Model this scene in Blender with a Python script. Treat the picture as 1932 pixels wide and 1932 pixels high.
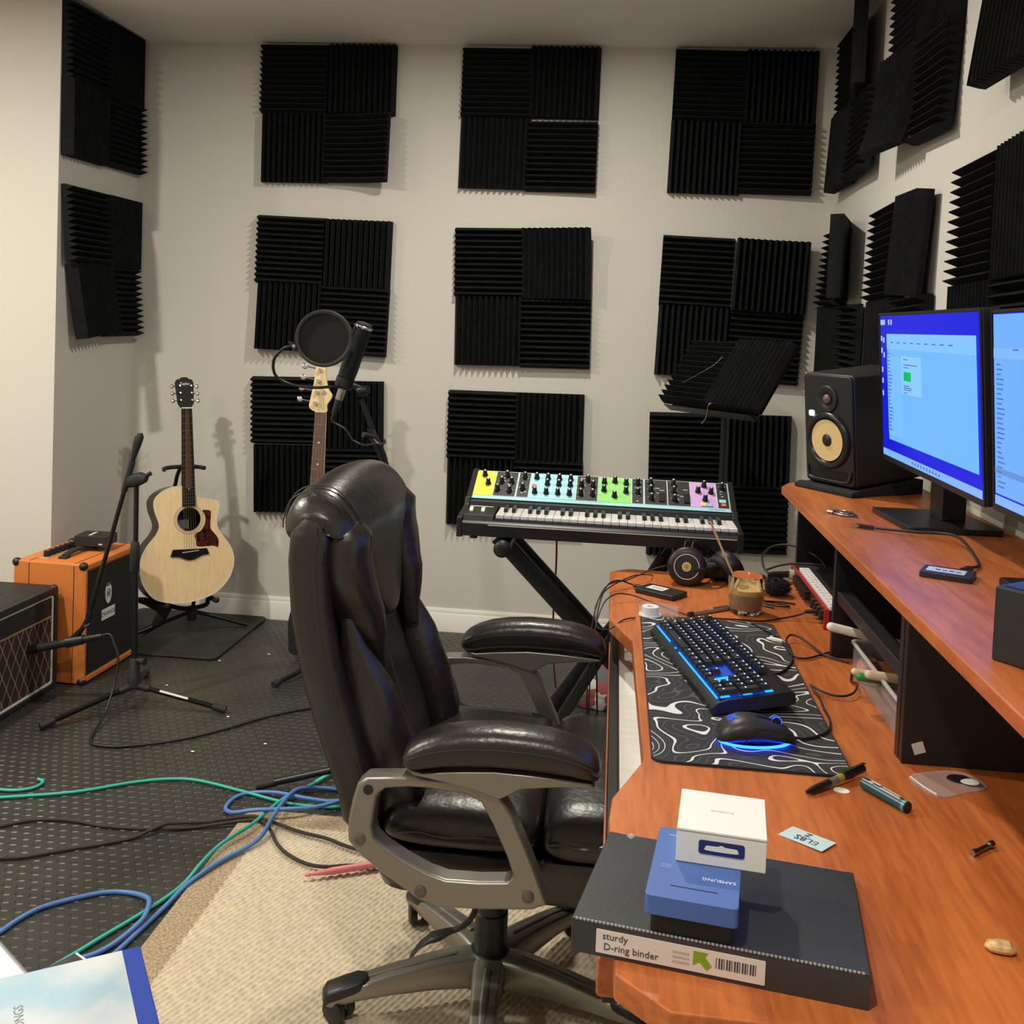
import bpy, bmesh, math, random
from mathutils import Matrix, Vector
random.seed(7)
for o in list(bpy.data.objects): bpy.data.objects.remove(o)
SC = bpy.context.scene
COL = SC.collection
# ------------------------------------------------------------------ camera, world, lamps, exposure
CAM_POS = Vector((2.221, -4.4444, 1.374))
YAW, PITCH, ROLL = -0.103, 0.0438, 0.0404
cy, sy, cp, sp = math.cos(YAW), math.sin(YAW), math.cos(PITCH), math.sin(PITCH)
fwd = Vector((sy*cp, cy*cp, -sp)); rgt = Vector((cy, -sy, 0)); up = rgt.cross(fwd)
r2 = math.cos(ROLL)*rgt + math.sin(ROLL)*up; u2 = -math.sin(ROLL)*rgt + math.cos(ROLL)*up
cam = bpy.data.cameras.new('camera'); camo = bpy.data.objects.new('camera', cam); COL.objects.link(camo)
camo.matrix_world = Matrix(((r2.x, u2.x, -fwd.x, CAM_POS.x), (r2.y, u2.y, -fwd.y, CAM_POS.y), (r2.z, u2.z, -fwd.z, CAM_POS.z), (0, 0, 0, 1)))
cam.sensor_width = 36; cam.lens = 36*1900/1932; cam.shift_x = 0; cam.shift_y = -(966-707.7)/1932
cam.clip_start = 0.02
SC.camera = camo
w = bpy.data.worlds.new('world'); SC.world = w; w.use_nodes = True
w.node_tree.nodes['Background'].inputs[0].default_value = (1, 0.93, 0.82, 1)
w.node_tree.nodes['Background'].inputs[1].default_value = 0.02
SC.view_settings.view_transform = 'Standard'; SC.view_settings.look = 'None'
SC.view_settings.gamma = 1; SC.view_settings.use_curve_mapping = False
SC.view_settings.exposure = 0.0
CEIL = 2.62
def lamp(x, y, power, size=0.05, col=(1, 0.955, 0.82)):
    l = bpy.data.lights.new('downlight', 'AREA'); l.shape = 'DISK'; l.size = size*2; l.energy = power; l.color = col
    o = bpy.data.objects.new('downlight_lamp', l); COL.objects.link(o); o.location = (x, y, CEIL-0.012)
LAMPS = [(-0.1, -2.3, 48), (1.9, -1.3, 30), (-0.2, -4.4, 25), (1.9, -4.0, 27), (-1.4, -2.1, 38), (-2.0, -4.4, 18)]
for a in LAMPS: lamp(*a)
# ------------------------------------------------------------------ mesh helpers
class MB:
    def __init__(s): s.v = []; s.f = []; s.mi = []; s.m = 0
    def add(s, vs, fs, M=None):
        b = len(s.v)
        s.v += [tuple(M @ Vector(p)) if M is not None else tuple(p) for p in vs]
        s.f += [tuple(i+b for i in f) for f in fs]; s.mi += [s.m]*len(fs); return s
    def box(s, x0, x1, y0, y1, z0, z1, M=None):
        vs = [(x, y, z) for z in (z0, z1) for y in (y0, y1) for x in (x0, x1)]
        return s.add(vs, [(0, 2, 3, 1), (4, 5, 7, 6), (0, 1, 5, 4), (2, 6, 7, 3), (0, 4, 6, 2), (1, 3, 7, 5)], M)
    def cyl(s, p0, p1, r0, r1=None, n=14, M=None):
        p0, p1 = Vector(p0), Vector(p1); r1 = r0 if r1 is None else r1
        d = (p1-p0).normalized(); a = d.orthogonal().normalized(); b = d.cross(a)
        vs = []
        for p, r in ((p0, r0), (p1, r1)):
            for i in range(n):
                t = 2*math.pi*i/n; vs.append(p + a*r*math.cos(t) + b*r*math.sin(t))
        fs = [(i, (i+1) % n, n+(i+1) % n, n+i) for i in range(n)] + [tuple(range(n-1, -1, -1)), tuple(range(n, 2*n))]
        return s.add(vs, fs, M)
    def tube(s, pts, r, n=8, closed=False, M=None, sub=5, rs=None):
        P = smooth(pts, sub, closed) if sub > 1 else [Vector(p) for p in pts]
        m = len(P); vs = []; prev = None
        for i, p in enumerate(P):
            if closed: d = P[(i+1) % m] - P[i-1]
            else: d = P[min(i+1, m-1)] - P[max(i-1, 0)]
            d = d.normalized() if d.length > 1e-9 else Vector((1, 0, 0))
            a = d.orthogonal().normalized() if prev is None else (prev - d*prev.dot(d)).normalized()
            prev = a; b = d.cross(a)
            rr = r if rs is None else rs[0] + (rs[1]-rs[0])*i/(m-1)
            for k in range(n):
                t = 2*math.pi*k/n; vs.append(p + (a*math.cos(t) + b*math.sin(t))*rr)
        fs = []
        for i in range(m if closed else m-1):
            j = (i+1) % m
            for k in range(n):
                k2 = (k+1) % n; fs.append((i*n+k, i*n+k2, j*n+k2, j*n+k))
        if not closed: fs += [tuple(range(n-1, -1, -1)), tuple(range((m-1)*n, m*n))]
        return s.add(vs, fs, M)
    def lathe(s, prof, n=24, M=None, closed=False):
        vs = []; m = len(prof)
        for r, z in prof:
            for k in range(n):
                t = 2*math.pi*k/n; vs.append((max(r, 1e-5)*math.cos(t), max(r, 1e-5)*math.sin(t), z))
        fs = [(i*n+k, i*n+(k+1) % n, (i+1)*n+(k+1) % n, (i+1)*n+k) for i in range(m-1) for k in range(n)]
        if closed: fs += [((m-1)*n+k, (m-1)*n+(k+1) % n, (k+1) % n, k) for k in range(n)]
        else: fs += [tuple(range(n-1, -1, -1)), tuple(range((m-1)*n, m*n))]
        return s.add(vs, fs, M)
    def prism(s, poly, z0, z1, M=None):
        n = len(poly)
        A = sum(poly[i][0]*poly[(i+1) % n][1] - poly[(i+1) % n][0]*poly[i][1] for i in range(n))
        if A < 0: poly = poly[::-1]
        vs = [(x, y, z0) for x, y in poly] + [(x, y, z1) for x, y in poly]
        fs = [tuple(range(n-1, -1, -1)), tuple(range(n, 2*n))] + [(i, (i+1) % n, n+(i+1) % n, n+i) for i in range(n)]
        return s.add(vs, fs, M)
    def ring(s, out, inn, z0, z1, M=None):
        n = len(out)
        vs = [(x, y, z) for z in (z0, z1) for L in (out, inn) for x, y in L]
        fs = []
        for i in range(n):
            j = (i+1) % n
            fs += [(i, j, 2*n+j, 2*n+i), (n+j, n+i, 3*n+i, 3*n+j), (2*n+i, 2*n+j, 3*n+j, 3*n+i), (j, i, n+i, n+j)]
        return s.add(vs, fs, M)
    def loft(s, secs, n=20, e=2.5, M=None):
        # secs: (centre, half-axis a, half-axis b); superellipse rings
        vs = []; m = len(secs)
        for c, a, b in secs:
            c, a, b = Vector(c), Vector(a), Vector(b)
            for k in range(n):
                t = 2*math.pi*k/n; ct, st = math.cos(t), math.sin(t)
                vs.append(c + a*math.copysign(abs(ct)**(2/e), ct) + b*math.copysign(abs(st)**(2/e), st))
        fs = [(i*n+k, i*n+(k+1) % n, (i+1)*n+(k+1) % n, (i+1)*n+k) for i in range(m-1) for k in range(n)]
        fs += [tuple(range(n-1, -1, -1)), tuple(range((m-1)*n, m*n))]
        return s.add(vs, fs, M)
    def ball(s, c, r, n=14, m=9, M=None):
        rx, ry, rz = (r, r, r) if not hasattr(r, '__len__') else r
        secs = []
        for i in range(m+1):
            t = math.pi*i/m; k = max(math.sin(t), 0.02)
            secs.append(((c[0], c[1], c[2]-rz*math.cos(t)), (rx*k, 0, 0), (0, ry*k, 0)))
        return s.loft(secs, n, 2, M)
def smooth(pts, sub=5, closed=False):
    P = [Vector(p) for p in pts]; n = len(P); out = []
    if n < 3: return P
    for i in range(n if closed else n-1):
        p0 = P[i-1] if (closed or i > 0) else P[0]*2-P[1]
        p1, p2 = P[i], P[(i+1) % n]
        p3 = P[(i+2) % n] if (closed or i+2 < n) else P[-1]*2-P[-2]
        for k in range(sub):
            t = k/sub
            out.append(0.5*((2*p1) + (p2-p0)*t + (2*p0-5*p1+4*p2-p3)*t*t + (3*p1-p0-3*p2+p3)*t**3))
    if not closed: out.append(P[-1])
    return out
def sm2(pts, sub=5, closed=True):
    return [(p.x, p.y) for p in smooth([(a, b, 0) for a, b in pts], sub, closed)]
def frame(o, x, y):
    x = Vector(x).normalized(); y = Vector(y); y = (y - x*y.dot(x)).normalized(); z = x.cross(y); o = Vector(o)
    return Matrix(((x.x, y.x, z.x, o.x), (x.y, y.y, z.y, o.y), (x.z, y.z, z.z, o.z), (0, 0, 0, 1)))
def rrect(x0, x1, y0, y1, r, n=4):
    out = []
    for cx, cy_, a0 in ((x1-r, y1-r, 0), (x0+r, y1-r, 90), (x0+r, y0+r, 180), (x1-r, y0+r, 270)):
        for i in range(n+1):
            t = math.radians(a0 + 90*i/n); out.append((cx+r*math.cos(t), cy_+r*math.sin(t)))
    return out
def circ(cx, cy_, r, n=20): return [(cx+r*math.cos(2*math.pi*i/n), cy_+r*math.sin(2*math.pi*i/n)) for i in range(n)]
def root_of(o):
    while o.parent: o = o.parent
    return o
def obj(name, mb, mat, parent=None, bevel=0, ang=35, label=None, kind=None, seg=2):
    me = bpy.data.meshes.new(name)
    me.from_pydata(mb.v, [], mb.f)
    mats = mat if isinstance(mat, (list, tuple)) else [mat]
    for m in mats: me.materials.append(m)
    if len(mats) > 1: me.polygons.foreach_set('material_index', mb.mi)
    if parent is not None:
        L = root_of(parent).location
        if L.length: me.transform(Matrix.Translation(-L))
    me.update()
    o = bpy.data.objects.new(name, me); COL.objects.link(o)
    if ang:
        me.polygons.foreach_set('use_smooth', [True]*len(me.polygons)); me.set_sharp_from_angle(angle=math.radians(ang))
    if parent is not None: o.parent = parent
    if bevel:
        b = o.modifiers.new('bevel', 'BEVEL'); b.width = bevel; b.segments = seg; b.limit_method = 'ANGLE'; b.angle_limit = math.radians(40); b.harden_normals = True
    if label: o['label'] = label
    if kind: o['kind'] = kind
    return o
def tag(o, label, cat, group=None):
    o['label'] = label; o['category'] = cat
    if group: o['group'] = group
    return o
def thing(name, label, cat, loc=(0, 0, 0), group=None):
    o = bpy.data.objects.new(name, None); COL.objects.link(o); o.location = loc; o.empty_display_size = 0.05
    return tag(o, label, cat, group)
def rebase(o, loc):
    # move a single-mesh thing's origin to its base
    L = Vector(loc); o.data.transform(Matrix.Translation(-L)); o.location = L; return o
def text_mb(txt, size, M, depth=0.0006, mb=None):
    cu = bpy.data.curves.new('txt', 'FONT'); cu.body = txt; cu.size = size; cu.extrude = depth/2; cu.align_x = 'CENTER'; cu.align_y = 'CENTER'; cu.resolution_u = 2
    o = bpy.data.objects.new('txt', cu); COL.objects.link(o)
    dg = bpy.context.evaluated_depsgraph_get(); dg.update()
    me = bpy.data.meshes.new_from_object(o.evaluated_get(dg))
    mb = mb or MB()
    mb.add([tuple(v.co) for v in me.vertices], [tuple(p.vertices) for p in me.polygons], M)
    bpy.data.objects.remove(o); bpy.data.curves.remove(cu); bpy.data.meshes.remove(me)
    return mb
# ------------------------------------------------------------------ materials
def mat(name, col, rough=0.5, metal=0.0, bump=None, var=None, emis=None, spec=0.5, coat=0, trans=0, alpha=1, sheen=0, scale=None):
    m = bpy.data.materials.new(name); m.use_nodes = True; nt = m.node_tree; b = nt.nodes['Principled BSDF']
    b.inputs['Base Color'].default_value = (*col, 1); b.inputs['Roughness'].default_value = rough; b.inputs['Metallic'].default_value = metal
    b.inputs['Specular IOR Level'].default_value = spec; b.inputs['Coat Weight'].default_value = coat; b.inputs['Coat Roughness'].default_value = 0.15
    b.inputs['Transmission Weight'].default_value = trans; b.inputs['Alpha'].default_value = alpha; b.inputs['Sheen Weight'].default_value = sheen
    if emis: b.inputs['Emission Color'].default_value = (*emis[:3], 1); b.inputs['Emission Strength'].default_value = emis[3]
    if var or bump:
        tc = nt.nodes.new('ShaderNodeTexCoord'); mp = nt.nodes.new('ShaderNodeMapping'); nt.links.new(tc.outputs['Object'], mp.inputs[0])
        if scale: mp.inputs['Scale'].default_value = scale
    if var:   # (scale, amount)
        n = nt.nodes.new('ShaderNodeTexNoise'); n.inputs['Scale'].default_value = var[0]; n.inputs['Detail'].default_value = 4
        nt.links.new(mp.outputs[0], n.inputs['Vector'])
        r = nt.nodes.new('ShaderNodeValToRGB'); a = var[1]
        r.color_ramp.elements[0].color = (*[c*(1-a) for c in col], 1); r.color_ramp.elements[1].color = (*[min(1, c*(1+a)) for c in col], 1)
        r.color_ramp.elements[0].position = 0.3; r.color_ramp.elements[1].position = 0.7
        nt.links.new(n.outputs[0], r.inputs[0]); nt.links.new(r.outputs[0], b.inputs['Base Color'])
    if bump:  # (scale, strength)
        n = nt.nodes.new('ShaderNodeTexNoise'); n.inputs['Scale'].default_value = bump[0]; n.inputs['Detail'].default_value = 3
        nt.links.new(mp.outputs[0], n.inputs['Vector'])
        u = nt.nodes.new('ShaderNodeBump'); u.inputs['Strength'].default_value = bump[1]; u.inputs['Distance'].default_value = 0.002
        nt.links.new(n.outputs[0], u.inputs['Height']); nt.links.new(u.outputs[0], b.inputs['Normal'])
    return m
def wood(name, dark, light, rough=0.35, scale=(9, 0.9, 9), coat=0.0):
    m = mat(name, light, rough, coat=coat); nt = m.node_tree; b = nt.nodes['Principled BSDF']
    tc = nt.nodes.new('ShaderNodeTexCoord'); mp = nt.nodes.new('ShaderNodeMapping'); mp.inputs['Scale'].default_value = scale
    nt.links.new(tc.outputs['Object'], mp.inputs[0])
    n1 = nt.nodes.new('ShaderNodeTexNoise'); n1.inputs['Scale'].default_value = 1.6; n1.inputs['Detail'].default_value = 5; n1.inputs['Distortion'].default_value = 0.6
    n2 = nt.nodes.new('ShaderNodeTexNoise'); n2.inputs['Scale'].default_value = 14; n2.inputs['Detail'].default_value = 3
    nt.links.new(mp.outputs[0], n1.inputs['Vector']); nt.links.new(mp.outputs[0], n2.inputs['Vector'])
    mx = nt.nodes.new('ShaderNodeMix'); mx.data_type = 'FLOAT'; mx.inputs[0].default_value = 0.4
    nt.links.new(n1.outputs[0], mx.inputs[2]); nt.links.new(n2.outputs[0], mx.inputs[3])
    r = nt.nodes.new('ShaderNodeValToRGB'); r.color_ramp.elements[0].color = (*dark, 1); r.color_ramp.elements[1].color = (*light, 1)
    r.color_ramp.elements[0].position = 0.36; r.color_ramp.elements[1].position = 0.62
    nt.links.new(mx.outputs[0], r.inputs[0]); nt.links.new(r.outputs[0], b.inputs['Base Color'])
    return m
WALL = mat('wall_paint', (0.60, 0.575, 0.53), 0.75, bump=(220, 0.06))
CEILM = mat('ceiling_paint', (0.86, 0.83, 0.79), 0.9)
TRIM = mat('trim_paint', (0.80, 0.78, 0.73), 0.4)
FLOORM = wood('laminate_floor', (0.30, 0.25, 0.2), (0.42, 0.36, 0.29), 0.5)
RUBBER = mat('rubber', (0.034, 0.032, 0.028), 0.40, bump=(400, 0.1), var=(4, 0.2))
FOAM = mat('foam', (0.0095, 0.0103, 0.0118), 0.95, bump=(900, 0.3), var=(30, 0.3), spec=0.15)
WOOD = wood('cherry_wood', (0.36, 0.088, 0.0195), (0.59, 0.172, 0.044), 0.40)
BLACKLAM = mat('black_laminate', (0.006, 0.006, 0.007), 0.45)
BLACK = mat('black_plastic', (0.010, 0.010, 0.011), 0.42)
BLACKM = mat('black_matte', (0.012, 0.012, 0.012), 0.7)
BLACKMETAL = mat('black_metal', (0.012, 0.012, 0.012), 0.35, 0.3)
CHROME = mat('chrome', (0.75, 0.74, 0.72), 0.18, 1.0)
GREYMETAL = mat('grey_metal', (0.4, 0.39, 0.37), 0.3, 1.0)
WHITE = mat('white_plastic', (0.8, 0.79, 0.76), 0.4)
PAPER = mat('paper', (0.82, 0.81, 0.78), 0.8)
LEATHER = mat('brown_leather', (0.016, 0.0115, 0.010), 0.34, bump=(60, 0.55), var=(9, 0.2), spec=0.6)
STITCH = mat('stitching', (0.035, 0.028, 0.026), 0.5)
SILVER = mat('champagne_paint', (0.27, 0.255, 0.23), 0.36, 0.7)
RED = mat('red_plastic', (0.45, 0.02, 0.03), 0.4)
WALLT = 0.12
# ------------------------------------------------------------------ room
def struct(name, mb, m, **k):
    o = obj(name, mb, m, **k); o['kind'] = 'structure'; return o
XL, YB = -3.2, -6.4; XR = 3.109; RY = -0.653
struct('floor', MB().box(XL, XR, YB, 0, -0.1, 0), FLOORM)
ceil_mb = MB().box(XL-WALLT, XR+WALLT, YB-WALLT, WALLT, CEIL, CEIL+0.1)
ceiling = struct('ceiling', ceil_mb, CEILM)
struct('wall_back', MB().box(0, XR, 0, WALLT, -0.1, CEIL), WALL)
struct('wall_right', MB().box(XR, XR+WALLT, YB-WALLT, WALLT, -0.1, CEIL), WALL)
struct('wall_left', MB().box(-WALLT, 0, RY, WALLT, -0.1, CEIL), WALL)
struct('wall_left_front', MB().box(XL, -WALLT, RY, RY+WALLT, -0.1, CEIL), WALL)
struct('wall_far_left', MB().box(XL-WALLT, XL, YB-WALLT, RY+WALLT, -0.1, CEIL), WALL)
struct('wall_front', MB().box(XL, XR, YB-WALLT, YB, -0.1, CEIL), WALL)
def baseboard(name, M, L):
    prof = [(0, 0), (0.014, 0), (0.014, 0.088), (0.010, 0.094), (0.011, 0.100), (0.005, 0.113), (0, 0.113)]
    struct(name, MB().prism(prof, 0, L, M), TRIM)
# profile x = out of the wall, y = up, extruded along the wall
baseboard('baseboard_back', frame((XR, 0, 0), (0, -1, 0), (0, 0, 1)), XR)
baseboard('baseboard_left', frame((0, 0, 0), (1, 0, 0), (0, 0, 1)), -RY)
baseboard('baseboard_right', frame((XR, YB, 0), (-1, 0, 0), (0, 0, 1)), -YB)
baseboard('baseboard_left_front', frame((0, RY, 0), (0, -1, 0), (0, 0, 1)), -XL)
LAMPGLASS = mat('lamp_diffuser', (1, 1, 1), 0.5, emis=(1, 0.84, 0.66, 6))
for i, (x, y, pw) in enumerate(LAMPS):   # recessed fixtures around the lamps
    tr = obj('downlight_trim', MB().ring(circ(x, y, 0.095, 24), circ(x, y, 0.072, 24), CEIL-0.006, CEIL+0.001), TRIM, ceiling)
# ------------------------------------------------------------------ rubber mats
def treads(x0, x1, y0, y1, z, sx=0.0168, sy=0.030):
    mb = MB(); nx = int((x1-x0)/sx); ny = int((y1-y0)/sy)
    V = []; F = []
    for i in range(nx):
        for j in range(ny):
            h_ = (i+j) % 2 == 0
            cx, c_y = x0+(i+.5)*sx, y0+(j+.5)*sy+(0 if h_ else .006)
            a = math.radians(14 if h_ else 104); ca, sa = math.cos(a), math.sin(a); b = len(V); L = .0105 if h_ else .0085
            for u, v, h in ((-L, 0, 0), (-L*.5, -.0026, 0), (L*.5, -.0026, 0), (L, 0, 0), (L*.5, .0026, 0), (-L*.5, .0026, 0), (-L*.55, 0, .0016), (L*.55, 0, .0016)):
                V.append((cx+u*ca-v*sa, c_y+u*sa+v*ca, z+h))
            F += [(b, b+1, b+6), (b+1, b+2, b+7, b+6), (b+2, b+3, b+7), (b+3, b+4, b+7), (b+4, b+5, b+6, b+7), (b+5, b, b+6)]
    mb.v, mb.f, mb.mi = V, F, [0]*len(F); return mb
MATZ = 0.010
def rubber_mat(x0, x1, y0, y1, label):
    t = thing('rubber_mat', label, 'mat', ((x0+x1)/2, (y0+y1)/2, 0))
    obj('base', MB().prism(rrect(x0, x1, y0, y1, 0.015), 0, MATZ), RUBBER, t)
    obj('tread', treads(x0+.01, x1-.01, y0+.01, y1-.01, MATZ), RUBBER, t, ang=0, kind='stuff')
rubber_mat(-0.62, 3.02, -2.75, -0.017, 'black diamond tread rubber matting covering the floor in front of the rug')
o = obj('floor_mat', MB().prism(rrect(0.075, 0.682, -0.622, -0.017, 0.03), MATZ+.0022, MATZ+.012), mat('smooth_rubber', (0.022, 0.021, 0.019), 0.6, bump=(60, .1), var=(6, .4)), bevel=.003)
tag(rebase(o, (0.38, -0.32, MATZ+.0022)), 'smooth black rubber mat with rounded corners under the acoustic guitar', 'mat')
# ------------------------------------------------------------------ rug
def lump_grid(x0, x1, y0, y1, z, s, fn):
    nx = int((x1-x0)/s)+1; ny = int((y1-y0)/s)+1
    V = [(x0+i*s, y0+j*s, z+fn(x0+i*s, y0+j*s)) for j in range(ny) for i in range(nx)]
    F = [(j*nx+i, j*nx+i+1, (j+1)*nx+i+1, (j+1)*nx+i) for j in range(ny-1) for i in range(nx-1)]
    mb = MB(); mb.v, mb.f, mb.mi = V, F, [0]*len(F); return mb
RUGX0, RUGX1, RUGY0, RUGY1 = 1.262, 2.9, -3.9, -1.79
BERBER = mat('berber_wool', (0.56, 0.47, 0.345), 0.95, bump=(260, 0.8), var=(70, 0.14), sheen=.2)
TAN = mat('tan_binding', (0.36, 0.27, 0.175), 0.95, bump=(300, 1.0), var=(180, 0.45))
rug = thing('area_rug', 'beige looped wool rug with brown border under the office chair', 'rug', (2.1, -2.8, 0))
def loops(x, y):
    u = x*math.cos(.45) - y*math.sin(.45); v = x*math.sin(.45) + y*math.cos(.45)
    row = math.floor(u/.0125); fu = u/.0125-row
    k = abs(math.sin(math.pi*fu))*(0.55+0.45*abs(math.sin(math.pi*(v/.024+row*.5+.3*math.sin(row*1.7)))))
    return 0.0055*k
obj('backing', MB().prism(rrect(RUGX0, RUGX1, RUGY0, RUGY1, 0.012), 0.012, 0.019), TAN, rug, bevel=.002)
obj('border', MB().ring([(RUGX0, RUGY0), (RUGX1, RUGY0), (RUGX1, RUGY1), (RUGX0, RUGY1)], [(RUGX0+.078, RUGY0+.078), (RUGX1-.078, RUGY0+.078), (RUGX1-.078, RUGY1-.078), (RUGX0+.078, RUGY1-.078)], .0185, .0215), TAN, rug, bevel=.002)
obj('field', MB().box(RUGX0+.077, RUGX1-.077, RUGY0+.077, RUGY1-.077, .018, .0205), BERBER, rug)
obj('loop_pile', lump_grid(RUGX0+.076, 2.62, -3.0, RUGY1-.076, 0.0185, 0.0034, loops), BERBER, rug, ang=180, kind='stuff')
# ------------------------------------------------------------------ acoustic foam
HT = 0.1525
def foam_mesh(name, teeth=12, bend=None, nseg=6):
    prof = [(-HT, 0)]
    s = 2*HT/teeth
    top = []
    for i in range(teeth):
        y = -HT+i*s; top += [(y, .016), (y+s/2-.0012, .049), (y+s/2+.0012, .049)]
    top.append((HT, .016))
    V = []; n = len(top)
    for k in range(nseg+1):
        x = -HT+2*HT*k/nseg
        for y, z in top: V.append((x, y, z))
        V += [(x, HT, 0), (x, -HT, 0)]
    m = n+2; F = []
    for k in range(nseg):
        for i in range(m):
            j = (i+1) % m; F.append((k*m+j, k*m+i, (k+1)*m+i, (k+1)*m+j))
    for k, fl in ((0, 1), (nseg, 0)):
        b = k*m
        for i in range(teeth):
            t = (b+3*i, b+3*i+1, b+3*i+2, b+3*i+3); F.append(t if fl else t[::-1])
        q = (b+0, *[b+3*i for i in range(1, teeth+1)], b+n, b+n+1); F.append(q if fl else q[::-1])
    if bend: V = [bend(*p) for p in V]
    me = bpy.data.meshes.new(name); me.from_pydata(V, [], F); me.materials.append(FOAM); me.update()
    return me
FLAT = foam_mesh('foam_tile')
def curl(kx, ky):   # lifts away from the wall towards +x / +y
    def f(x, y, z): 
        d = kx*max(0, (x/HT+.2))**2 if kx > 0 else -kx*max(0, (-x/HT+.2))**2
        e = ky*max(0, (y/HT+.2))**2 if ky > 0 else -ky*max(0, (-y/HT+.2))**2
        return (x, y, z+d+e)
    return f
BENT = {}
WALLF = {'back': lambda u, z: (Vector((u, 0, z)), Vector((1, 0, 0)), Vector((0, 0, 1))),
         'left': lambda u, z: (Vector((0, u, z)), Vector((0, 1, 0)), Vector((0, 0, 1))),
         'right': lambda u, z: (Vector((XR, u, z)), Vector((0, -1, 0)), Vector((0, 0, 1)))}
def foam_tile(wall, u, z, rot=0.0, ori='h', label='', group='', tilt=(0, 0), bend=None, lift=.001):
    c, ax, ay = WALLF[wall](u, z); az = ax.cross(ay)
    M = Matrix(((ax.x, ay.x, az.x), (ax.y, ay.y, az.y), (ax.z, ay.z, az.z))).to_4x4()
    # tilt: (about vertical: + lifts the right edge, about horizontal: + lifts the lower edge)
    R = Matrix.Rotation(rot, 4, 'Z') @ Matrix.Rotation(-tilt[0], 4, 'Y') @ Matrix.Rotation(-tilt[1], 4, 'X')
    if ori == 'v': R = R @ Matrix.Rotation(math.pi/2, 4, 'Z')
    if bend:
        if bend not in BENT: BENT[bend] = foam_mesh('foam_tile', bend=curl(*bend))
        me = BENT[bend]
    else: me = FLAT
    o = bpy.data.objects.new('acoustic_foam_tile', me); COL.objects.link(o)
    off = lift + HT*(abs(math.sin(tilt[0])) + abs(math.sin(tilt[1])))
    o.matrix_world = Matrix.Translation(c + az*off) @ M @ R
    tag(o, label, 'foam tile', group)
    return o
POS = {(0, 0): 'upper left', (1, 0): 'upper right', (0, 1): 'lower left', (1, 1): 'lower right'}
def cluster(wall, q, where, group, special={}, skip=()):
    TL, TR, BR, BL = [Vector((a, b)) for a, b in q]
    rot = math.atan2((TR-TL).y + (BR-BL).y, abs((TR-TL).x + (BR-BL).x))
    rv = math.atan2((TL-BL).x + (TR-BR).x, (TL-BL).y + (TR-BR).y)
    if wall == 'right': rv = -rv
    rot = (rot - rv)/2
    for (i, j), pos in POS.items():
        if (i, j) in skip: continue
        s, t = .25+.5*i, .25+.5*j
        p = TL*(1-s)*(1-t) + TR*s*(1-t) + BR*s*t + BL*(1-s)*t
        ori = 'h' if i == j else 'v'
        k = dict(special.get((i, j), {}))
        ridge = 'level' if ori == 'h' else 'upright'
        jit = random.uniform(-.006, .006)
        foam_tile(wall, p.x+k.pop('du', 0), p.y+k.pop('dz', 0), rot+jit+k.pop('dr', 0), ori, f'{ridge}-ridged foam tile, {pos} of the {where}', group, **k)
G = 'foam tiles on the back wall'
cluster('back', [(.576, 2.612), (1.2, 2.61), (1.186, 2.002), (.599, 1.999)], 'top left block on the back wall', G, {(1, 1): dict(tilt=(.12, .05), bend=(.02, 0))})
cluster('back', [(1.497, 2.606), (2.091, 2.612), (2.091, 1.986), (1.495, 1.996)], 'top middle block on the back wall', G, {(1, 1): dict(tilt=(.04, 0), dz=-.004), (1, 0): dict(dz=.003)})
cluster('back', [(2.419, 2.614), (3.016, 2.601), (3.004, 2.003), (2.407, 1.992)], 'top right block on the back wall', G, {(1, 1): dict(tilt=(.06, .03))})
cluster('back', [(.594, 1.848), (1.199, 1.832), (1.197, 1.234), (.59, 1.251)], 'middle left block on the back wall', G, {(0, 0): dict(tilt=(-.04, 0), du=-.004), (0, 1): dict(tilt=(-.03, .03)), (1, 1): dict(tilt=(.03, .03))})
cluster('back', [(1.49, 1.82), (2.082, 1.828), (2.099, 1.217), (1.511, 1.219)], 'middle middle block on the back wall'.replace('middle middle', 'centre'), G, {(1, 0): dict(tilt=(.14, 0), bend=(.02, .0), du=.004)})
cluster('back', [(2.395, 1.814), (3.012, 1.799), (2.996, 1.184), (2.387, 1.218)], 'middle right block on the back wall', G, {(1, 0): dict(tilt=(.15, .02), bend=(.0, .02), du=.008)})
cluster('back', [(.577, 1.104), (1.183, 1.129), (1.198, .517), (.61, .511)], 'bottom left block on the back wall', G, {(0, 0): dict(dz=.012), (1, 0): dict(dz=-.004)})
cluster('back', [(1.489, 1.094), (2.081, 1.102), (2.095, .511), (1.495, .51)], 'bottom middle block on the back wall', G, {(0, 0): dict(tilt=(0, .02))})
cluster('back', [(2.376, 1.049), (2.982, 1.051), (2.977, .461), (2.393, .424)], 'bottom right block on the back wall', G, {(0, 1): dict(dz=-.012)})
G = 'foam tiles on the left recess wall'
cluster('left', [(-.648, 2.605), (-.045, 2.612), (-.03, 2.018), (-.645, 1.996)], 'upper block beside the left column', G, {(1, 1): dict(tilt=(.03, .02))})
cluster('left', [(-.645, 1.885), (-.03, 1.885), (-.06, 1.279), (-.58, 1.285)], 'lower block beside the left column', G, {(0, 1): dict(dr=.09, tilt=(0, .12), du=.03), (0, 0): dict(tilt=(0, .08)), (1, 1): dict(tilt=(0, .06))})
G = 'foam tiles on the right wall'
cluster('right', [(-.16, 2.60), (-.77, 2.60), (-.78, 1.99), (-.14, 1.99)], 'top corner block on the right wall', G, {(1, 0): dict(tilt=(.22, 0)), (0, 1): dict(tilt=(-.03, .05)), (1, 1): dict(tilt=(.02, .05), bend=(0, -.01))})
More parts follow.
